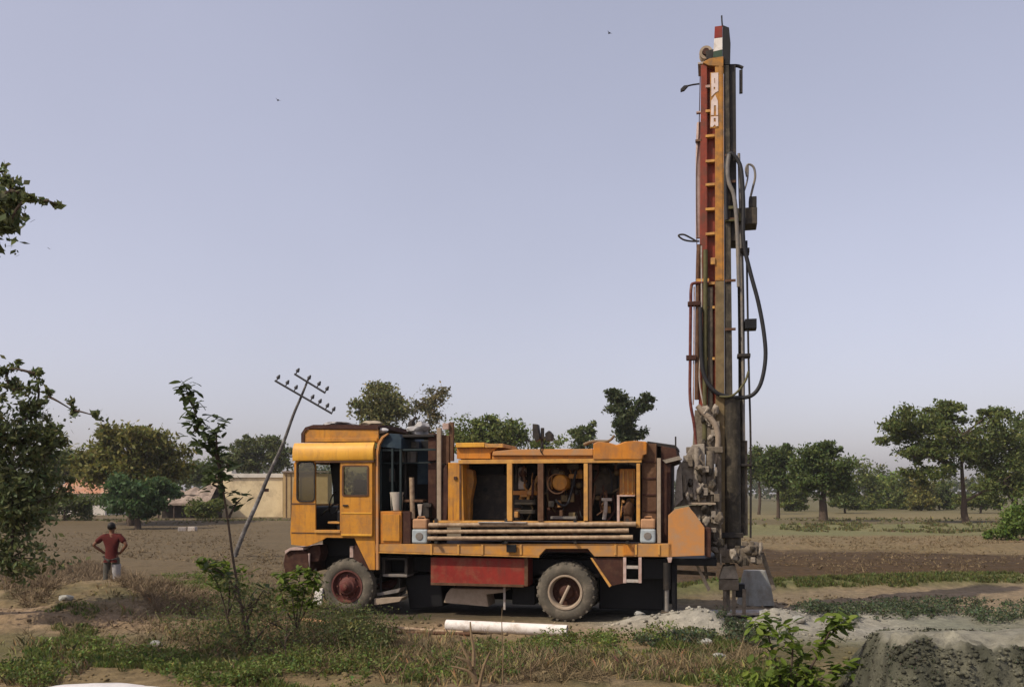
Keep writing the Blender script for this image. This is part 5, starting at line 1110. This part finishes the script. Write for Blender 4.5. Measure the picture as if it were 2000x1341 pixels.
TS_D = [(.055, .078, .028), (.07, .095, .034), (.042, .06, .024)]; TS_L = [(.125, .18, .024), (.10, .15, .022), (.16, .21, .03), (.08, .12, .02)]; TS_M = [(.05, .085, .02), (.065, .10, .024), (.04, .07, .018)]
Ys = 12.9
plant('sapling', 'tall thin dark sapling in front of the leaning pole', 'sapling', Ys, (488, 1272),
      [[(488, 1275, 0), (478, 1220, 0), (466, 1150, 0), (456, 1090, 0), (447, 1020, 0), (438, 960, 2), (430, 915, 4), (420, 880, 3), (405, 850, 4), (392, 825, 6), (380, 795, 6), (372, 772, 5), (365, 752, 4)],
       [(438, 960, 0), (428, 935, 4), (412, 925, 3), (400, 915, 3)], [(432, 920, 0), (428, 880, 2), (430, 850, 3), (438, 830, 4)], [(447, 1010, 0), (455, 985, 2), (465, 970, 3)],
       [(392, 825, 0), (378, 838, 4), (365, 846, 3)], [(380, 795, 0), (362, 775, 3), (352, 762, 3)], [(425, 900, 0), (445, 905, 3), (455, 920, 3)], [(430, 915, 0), (415, 868, 4), (398, 868, 4)], [(438, 955, 0), (420, 945, 4), (445, 940, 4)],
       [(478, 1220, 0), (500, 1180, 1), (520, 1150, 2)], [(466, 1150, 0), (440, 1120, 2), (425, 1105, 3)]], .15, TS_D, 71, r=.022, mult=3.6)
plant('green_shoot', 'light green leafy shoot at the sapling trunk', 'shrub', 13.6, (452, 1235),
      [[(452, 1240, 0), (440, 1180, 0), (430, 1140, 3), (415, 1110, 6), (405, 1095, 5)], [(445, 1200, 0), (448, 1150, 4), (440, 1120, 6), (430, 1100, 5)], [(445, 1200, 0), (460, 1150, 3), (462, 1120, 3)]], .13, TS_L, 72, r=.015, mult=5)
plant('green_shrub', 'bright green leafy shrub in front of the front wheel', 'shrub', 14.2, (578, 1235),
      [[(578, 1238, 0), (575, 1190, 4), (570, 1150, 8), (560, 1125, 7)], [(578, 1238, 0), (590, 1180, 5), (598, 1145, 8), (606, 1120, 7)], [(578, 1230, 0), (555, 1180, 6), (548, 1150, 6), (552, 1130, 5)], [(580, 1225, 0), (605, 1175, 5), (618, 1140, 6), (622, 1125, 4)], [(578, 1230, 0), (582, 1160, 8), (585, 1120, 7)]], .13, TS_L, 73, r=.014, mult=4.0)
plant('green_shrub', 'bright green broad-leaved shrub at the lower right, beside the dug bank', 'shrub', 10.0, (1535, 1375),
      [[(1535, 1380, 0), (1525, 1320, 6), (1512, 1270, 6), (1505, 1240, 8), (1490, 1222, 7)], [(1535, 1380, 0), (1545, 1310, 6), (1548, 1260, 7), (1540, 1225, 7)], [(1538, 1370, 0), (1575, 1310, 6), (1600, 1260, 7), (1618, 1215, 8), (1625, 1200, 4)], [(1538, 1370, 0), (1590, 1330, 7), (1625, 1305, 7), (1645, 1300, 5)],
       [(1535, 1370, 0), (1490, 1330, 7), (1465, 1315, 6)], [(1535, 1365, 0), (1560, 1330, 9), (1570, 1290, 8)], [(1535, 1375, 0), (1510, 1345, 8), (1480, 1345, 6)], [(1538, 1375, 0), (1580, 1350, 8), (1620, 1345, 7)], [(1600, 1260, 0), (1625, 1235, 5), (1645, 1215, 5)]], .135, TS_L, 74, r=.018, mult=3.2)
tree('twiggy_shrub', 'straggly twiggy olive shrub around the foot of the sapling', 'shrub', 12.5, (495, 1290), [(480, 1190, 70, 60), (530, 1215, 60, 48), (440, 1235, 50, 40), (560, 1250, 55, 30), (500, 1255, 70, 34), (455, 1150, 36, 40), (520, 1160, 30, 34)], 1100, .055, (.115, .135, .045), 81, trunk_r=.028, clump=.36, per=2.0, shell=.6)
tree('twiggy_shrub', 'thin olive weed shrub in front of the front wheel, right of the green one', 'shrub', 12.6, (690, 1285), [(690, 1230, 40, 40), (660, 1255, 34, 28), (720, 1255, 30, 26)], 900, .055, (.125, .135, .05), 82, trunk_r=.016, clump=.36, per=1.0, shell=.6)
# dead stump and dry stalks in the foreground
def stalks(name, label, Y, base, paths, r, m_='dead_wood', cat='dry plant', group=None):
    bx = (base[0] - 1000) / FPX * Y; bz = Hs(bx, Y) - .04; root_off = Vector((bx, Y, bz)); mb = MB(); rn = random.Random(base[0])
    for pts in paths:
        d = rn.uniform(-.2, .2); P = []
        for i, (px, py) in enumerate(pts): q = at(px, py, Y) - root_off; q.y += d * i / len(pts); P.append(q)
        sp = spline(P, 4); mb.tube(sp, [r * (1.1 - .8 * i / (len(sp) - 1)) for i in range(len(sp))], 6)
    o = mb.build(name, m_, loc=root_off, smooth=True); tag(o, label, cat, group); return o
stalks('dead_shrub', 'forked bare dead shrub in front of the white casing pipe', 10.4, (935, 1350), [[(935, 1355), (925, 1310), (905, 1270), (893, 1238)], [(925, 1300), (925, 1268), (920, 1240), (918, 1215)], [(935, 1345), (945, 1300), (958, 1270)], [(920, 1305), (912, 1290), (890, 1280)], [(930, 1330), (915, 1310), (880, 1300)]], .028)
stalks('dry_stalk', 'straight thin dry stalk crossing the white casing pipe', 10.6, (982, 1340), [[(982, 1345), (982, 1280), (980, 1215), (981, 1185)]], .010, group='dry stalks')
stalks('dry_stalk', 'bent dry stalk right of the forked dead shrub', 10.8, (1040, 1340), [[(1040, 1345), (1036, 1300), (1042, 1270)], [(1038, 1310), (1052, 1288)], [(1040, 1340), (1020, 1310), (1015, 1290)]], .012, group='dry stalks')
stalks('dry_stalk', 'thin twiggy stalk right of the sapling foot', 11.8, (560, 1300), [[(560, 1300), (556, 1250), (560, 1205)], [(557, 1265), (545, 1240)], [(557, 1250), (570, 1225)], [(560, 1300), (535, 1270), (520, 1262), (508, 1275)]], .011, 'bark', group='dry stalks')
stalks('dry_stalk', 'dark twiggy stalk just left of the front wheel foot', 12.4, (655, 1285), [[(655, 1290), (652, 1250), (645, 1215)], [(653, 1255), (665, 1225)], [(655, 1285), (640, 1262)], [(655, 1290), (690, 1250), (705, 1215)]], .010, 'bark', group='dry stalks')
stalks('dry_stalk', 'dry stalk cluster at the very bottom between dead shrub and sapling', 10.6, (780, 1350), [[(780, 1350), (775, 1310), (765, 1285)], [(780, 1350), (790, 1305), (800, 1290)], [(778, 1340), (760, 1315)]], .009, group='dry stalks')

# ---- uncountable weeds, grass and dry brush
def on_bank(n, rng):
    q = np.stack([rng.uniform(2.6, 6.8, n), np.where(rng.uniform(0, 1, n) < .75, rng.uniform(7.6, 8.95, n), rng.uniform(8.9, 10.2, n))], 1); f = bankf(q[:, 0], q[:, 1]); return q[(f < .96) & ((f > .03) | (rng.uniform(0, 1, n) < .35))]
def scatter(patches, rng):
    if isinstance(patches, int): return on_bank(patches, rng)
    """patches: (px, py, rx, ry, n) ellipses of ground in view -> ground points"""
    out = []
    for px, py, rx, ry, n in patches:
        a = rng.uniform(0, 2 * math.pi, n); r = np.sqrt(rng.uniform(0, 1, n)) * (1 + .25 * np.sin(a * 3 + px))
        X = px + rx * r * np.cos(a); P = np.maximum(py + ry * r * np.sin(a), HZ + 8)
        Yg = EYE * FPX / (P - HZ); out.append(np.stack([(X - 1000) / FPX * Yg, Yg], 1))
    p = np.concatenate(out); return p
def clear_rig(p):
    du = p[:, 0] - OX; dv = p[:, 1] - OY; u = du * CA + dv * SA; v = -du * SA + dv * CA
    return p[~((u > -.7) & (u < 6.6) & (v > -.15) & (v < 2.4))]
def grass(name, label, patches, seed, hgt, wid, blades, tint, spread=.3, lean=.45, mat_='foliage', rigfree=True, bare=.45):
    rng = np.random.default_rng(seed); p = scatter(patches, rng)
    if rigfree: p = clear_rig(p)
    p = p[fbm(p[:, 0] * 1.0, p[:, 1] * 1.0, seed) > bare]
    n = len(p); z = H(p[:, 0], p[:, 1]); B = np.repeat(np.concatenate([p, z[:, None]], 1), blades, 0); m = len(B)
    B[:, :2] += rng.normal(0, hgt * .22, (m, 2)); B[:, 2] = H(B[:, 0], B[:, 1]) - .01
    hh = hgt * np.repeat(rng.uniform(.5, 1.4, n), blades) * rng.uniform(.5, 1.2, m); a = rng.uniform(0, 2 * math.pi, m)
    side = np.stack([np.cos(a), np.sin(a), 0 * a], 1) * (wid * rng.uniform(.6, 1.4, m))[:, None]
    b = rng.uniform(0, 2 * math.pi, m); l = np.stack([np.cos(b), np.sin(b), 0 * b], 1) * (hh * lean * rng.uniform(0, 1.6, m))[:, None]
    up = np.stack([0 * hh, 0 * hh, hh], 1)
    V = np.stack([B - side, B + side, B + l * .35 + up * .6 + side * .7, B + l + up * .95], 1).reshape(-1, 3); F = np.arange(m * 4).reshape(m, 4)
    t = np.repeat(np.clip(rng.normal(1, spread, (n, 1)), .4, 1.8) * np.array(tint)[None], blades, 0); t = t * np.clip(rng.normal(1, .15, (m, 3)), .6, 1.5)
    return tag(np_mesh(name, V, F, mat_, tint=np.repeat(t, 4, 0)), label, 'grass', kind='stuff')
def weeds(name, label, patches, seed, hgt, leaf, per, tint):
    rng = np.random.default_rng(seed); p = clear_rig(scatter(patches, rng)); p = p[fbm(p[:, 0] * 1.1, p[:, 1] * 1.1, seed + 3) > .42]; n = len(p)
    s = rng.uniform(.5, 1.5, n); B = np.repeat(np.concatenate([p, H(p[:, 0], p[:, 1])[:, None]], 1), per, 0); ss = np.repeat(s, per); m = len(B)
    B[:, :2] += rng.normal(0, 1, (m, 2)) * (hgt * .4 * ss)[:, None]; B[:, 2] += hgt * ss * np.sqrt(rng.uniform(0.02, 1, m))
    V, F = leaf_quads(B, leaf * rng.uniform(.6, 1.4, m), rng, droop=0, aspect=.55)
    t = np.repeat(np.clip(rng.normal(1, .25, (n, 1)), .5, 1.7) * np.array(tint)[None], per, 0) * np.clip(rng.normal(1, .14, (m, 3)), .6, 1.5)
    return tag(np_mesh(name, V, F, 'foliage', tint=np.repeat(t, 4, 0)), label, 'weeds', kind='stuff')
def brush(name, label, patches, seed, hgt, wid, per, tint):
    rng = np.random.default_rng(seed); p = clear_rig(scatter(patches, rng)); n = len(p); s = rng.uniform(.4, 1.4, n)
    B = np.repeat(np.concatenate([p, H(p[:, 0], p[:, 1])[:, None]], 1), per, 0); ss = np.repeat(s, per); m = len(B)
    d = rng.normal(size=(m, 3)); d[:, 2] = np.abs(d[:, 2]) * .9; d /= np.linalg.norm(d, axis=1, keepdims=True); L_ = hgt * ss * rng.uniform(.4, 1.2, m)
    st = B + rng.normal(0, .5, (m, 3)) * (hgt * ss * .5)[:, None] * np.array([1, 1, .25]); st[:, 2] = np.maximum(st[:, 2], B[:, 2] - .02)
    sd_ = np.cross(d, rng.normal(size=(m, 3))); sd_ /= np.linalg.norm(sd_, axis=1, keepdims=True); sd_ *= (wid * rng.uniform(.5, 1.5, m))[:, None]
    V = np.stack([st - sd_, st + sd_, st + d * L_[:, None] + sd_ * .4, st + d * L_[:, None] - sd_ * .4], 1).reshape(-1, 3); F = np.arange(m * 4).reshape(m, 4)
    t = np.clip(rng.normal(1, .3, (m, 1)), .4, 1.8) * np.array(tint)[None]
    return tag(np_mesh(name, V, F, 'dry_stems', tint=np.repeat(t, 4, 0)), label, 'brush', kind='stuff')

grass('green_grass', 'green grass tufts over the foreground', [(150, 1268, 90, 26, 900), (270, 1285, 110, 26, 1100), (420, 1305, 150, 36, 1700), (600, 1320, 150, 30, 1200), (800, 1300, 220, 34, 1600), (1030, 1290, 200, 34, 1500), (1150, 1262, 220, 16, 1700), (1330, 1262, 140, 14, 1200), (1300, 1305, 160, 30, 700), (380, 1135, 90, 14, 700), (330, 1150, 60, 12, 300), (130, 1225, 70, 14, 300), (900, 1200, 300, 8, 300), (60, 1310, 80, 26, 500), (1470, 1320, 120, 24, 700)],
      201, .085, .006, 8, (.125, .155, .042), bare=.48)
grass('straw_grass', 'yellowed dry grass among the foreground weeds', [(500, 1260, 170, 60, 450), (700, 1275, 170, 50, 420), (950, 1300, 240, 40, 600), (250, 1180, 240, 50, 250), (90, 1300, 120, 40, 220), (1250, 1300, 200, 34, 300), (560, 1170, 70, 30, 200)], 202, .13, .005, 7, (.20, .165, .075), mat_='dry_stems')
grass('bund_grass', 'green grass growing along the right field bund', [(1560, 1151, 120, 4, 900), (1700, 1146, 140, 4, 1100), (1880, 1140, 140, 5, 1100), (1600, 1142, 90, 3, 200), (1420, 1150, 110, 8, 700), (1340, 1148, 50, 10, 350)], 203, .085, .010, 6, (.125, .14, .045), bare=.25)
grass('far_strip_grass', 'pale green grass on the far right field strip', [(1700, 1032, 230, 5, 1500), (1880, 1034, 130, 7, 1200), (1600, 1034, 110, 4, 500), (1700, 1015, 250, 4, 500), (330, 1020, 260, 4, 700), (200, 1018, 150, 5, 400), (500, 1015, 100, 3, 300)], 204, .16, .045, 5, (.15, .145, .06))
weeds('foreground_weeds', 'leafy green weeds in the foreground', [(430, 1310, 170, 36, 240), (620, 1310, 140, 34, 150), (160, 1275, 80, 20, 110), (280, 1290, 90, 20, 100), (850, 1310, 180, 30, 110), (1080, 1270, 160, 20, 110), (370, 1140, 90, 16, 150), (480, 1290, 60, 50, 180), (700, 1260, 60, 40, 140), (60, 1320, 70, 20, 120), (1250, 1255, 180, 12, 160), (1480, 1335, 110, 16, 160)], 205, .13, .045, 26, (.13, .16, .04))
weeds('tall_weeds', 'tall ragged olive weeds around the sapling foot and front wheel', [(520, 1270, 90, 50, 70), (640, 1250, 70, 40, 70), (700, 1260, 60, 40, 80), (470, 1200, 70, 40, 90), (380, 1230, 60, 30, 40), (600, 1200, 60, 14, 50), (650, 1222, 40, 10, 40), (690, 1230, 40, 14, 30)], 206, .34, .035, 40, (.11, .13, .042))
weeds('dusty_weeds', 'grey-green dusty weeds on the strip right of the cuttings', [(1700, 1205, 120, 14, 260), (1850, 1195, 150, 14, 320), (1620, 1215, 60, 10, 100), (1950, 1205, 60, 14, 120), (1440, 1240, 90, 12, 160), (1380, 1262, 120, 10, 180)], 207, .14, .05, 22, (.085, .105, .055))
weeds('bank_weeds', 'low dull weeds over the dug bank face', 2600, 208, .035, .026, 10, (.072, .074, .048))
brush('dry_brush', 'tangled dry brushwood on the left bank', [(130, 1120, 80, 22, 300), (60, 1130, 60, 16, 120), (220, 1150, 110, 26, 220), (330, 1190, 90, 18, 320), (200, 1120, 60, 14, 120), (60, 1190, 60, 18, 120)], 209, .22, .005, 26, (.19, .14, .085))
brush('dry_twigs', 'dry twigs and stems scattered in the foreground weeds', [(520, 1240, 120, 60, 260), (680, 1270, 130, 40, 200), (930, 1300, 200, 36, 260), (1150, 1310, 200, 26, 160), (300, 1250, 240, 50, 160), (1400, 1290, 120, 36, 100), (470, 1150, 80, 30, 90)], 210, .26, .004, 14, (.16, .12, .065))
brush('field_stubble', 'short stubble and clods across the ploughed field', [(1750, 1060, 260, 16, 1400), (1750, 1100, 260, 26, 900), (300, 1060, 260, 34, 1500), (560, 1100, 80, 26, 300)], 211, .10, .012, 5, (.15, .11, .06))
# loose clods on the ground: too many to count
rng = np.random.default_rng(300); bm = bmesh.new(); bmesh.ops.create_icosphere(bm, subdivisions=1, radius=1); iv = np.array([v.co[:] for v in bm.verts]); if_ = np.array([[v.index for v in f.verts] for f in bm.faces]); bm.free()
p = clear_rig(scatter([(1000, 1270, 1000, 70, 1500), (1450, 1210, 260, 36, 700), (250, 1190, 260, 60, 700), (1700, 1175, 260, 14, 400), (700, 1225, 300, 14, 300)], rng)); p = np.concatenate([p, on_bank(11000, rng)]); n = len(p)
s = .012 + .035 * rng.uniform(0, 1, n) ** 3; bkm = (p[:, 1] < 10.6) & (p[:, 0] > 3.2); s[bkm] = .007 + .028 * rng.uniform(0, 1, bkm.sum()) ** 3
V = (iv[None] * (1 + rng.normal(0, .16, (n, len(iv), 1)))) * s[:, None, None] * np.array([1, 1, .7]); V[:, :, 0] += p[:, :1]; V[:, :, 1] += p[:, 1:]; V[:, :, 2] += (H(p[:, 0], p[:, 1]) + s * .3)[:, None]
F = (if_[None] + (np.arange(n) * len(iv))[:, None, None]).reshape(-1, 3); t = soil(p[:, 0], p[:, 1]) * np.clip(rng.normal(1.0, .22, (n, 1)), .6, 1.5); t[bkm] *= 1.0
tag(np_mesh('clods', V.reshape(-1, 3), F, 'soil', tint=np.repeat(t, len(iv), 0)), 'loose clods of earth over the ground', 'clods', kind='stuff')

# ------------------------------------------------------------------ the dusty air over the fields
hz = MB().box(-3700, 3700, -480, 5400, -1.5, 15.0).build('haze', 'black_paint_and_shade'); tag(hz, kind='stuff')
hm = bpy.data.materials.new('haze'); hm.use_nodes = True; hm.node_tree.nodes.remove(hm.node_tree.nodes['Principled BSDF'])
pv = hm.node_tree.nodes.new('ShaderNodeVolumePrincipled'); pv.inputs['Color'].default_value = (.86, .86, .88, 1); pv.inputs['Density'].default_value = 0.00032; pv.inputs['Anisotropy'].default_value = 0.2
hm.node_tree.links.new(pv.outputs[0], hm.node_tree.nodes['Material Output'].inputs['Volume'])
hz.data.materials.clear(); hz.data.materials.append(hm)
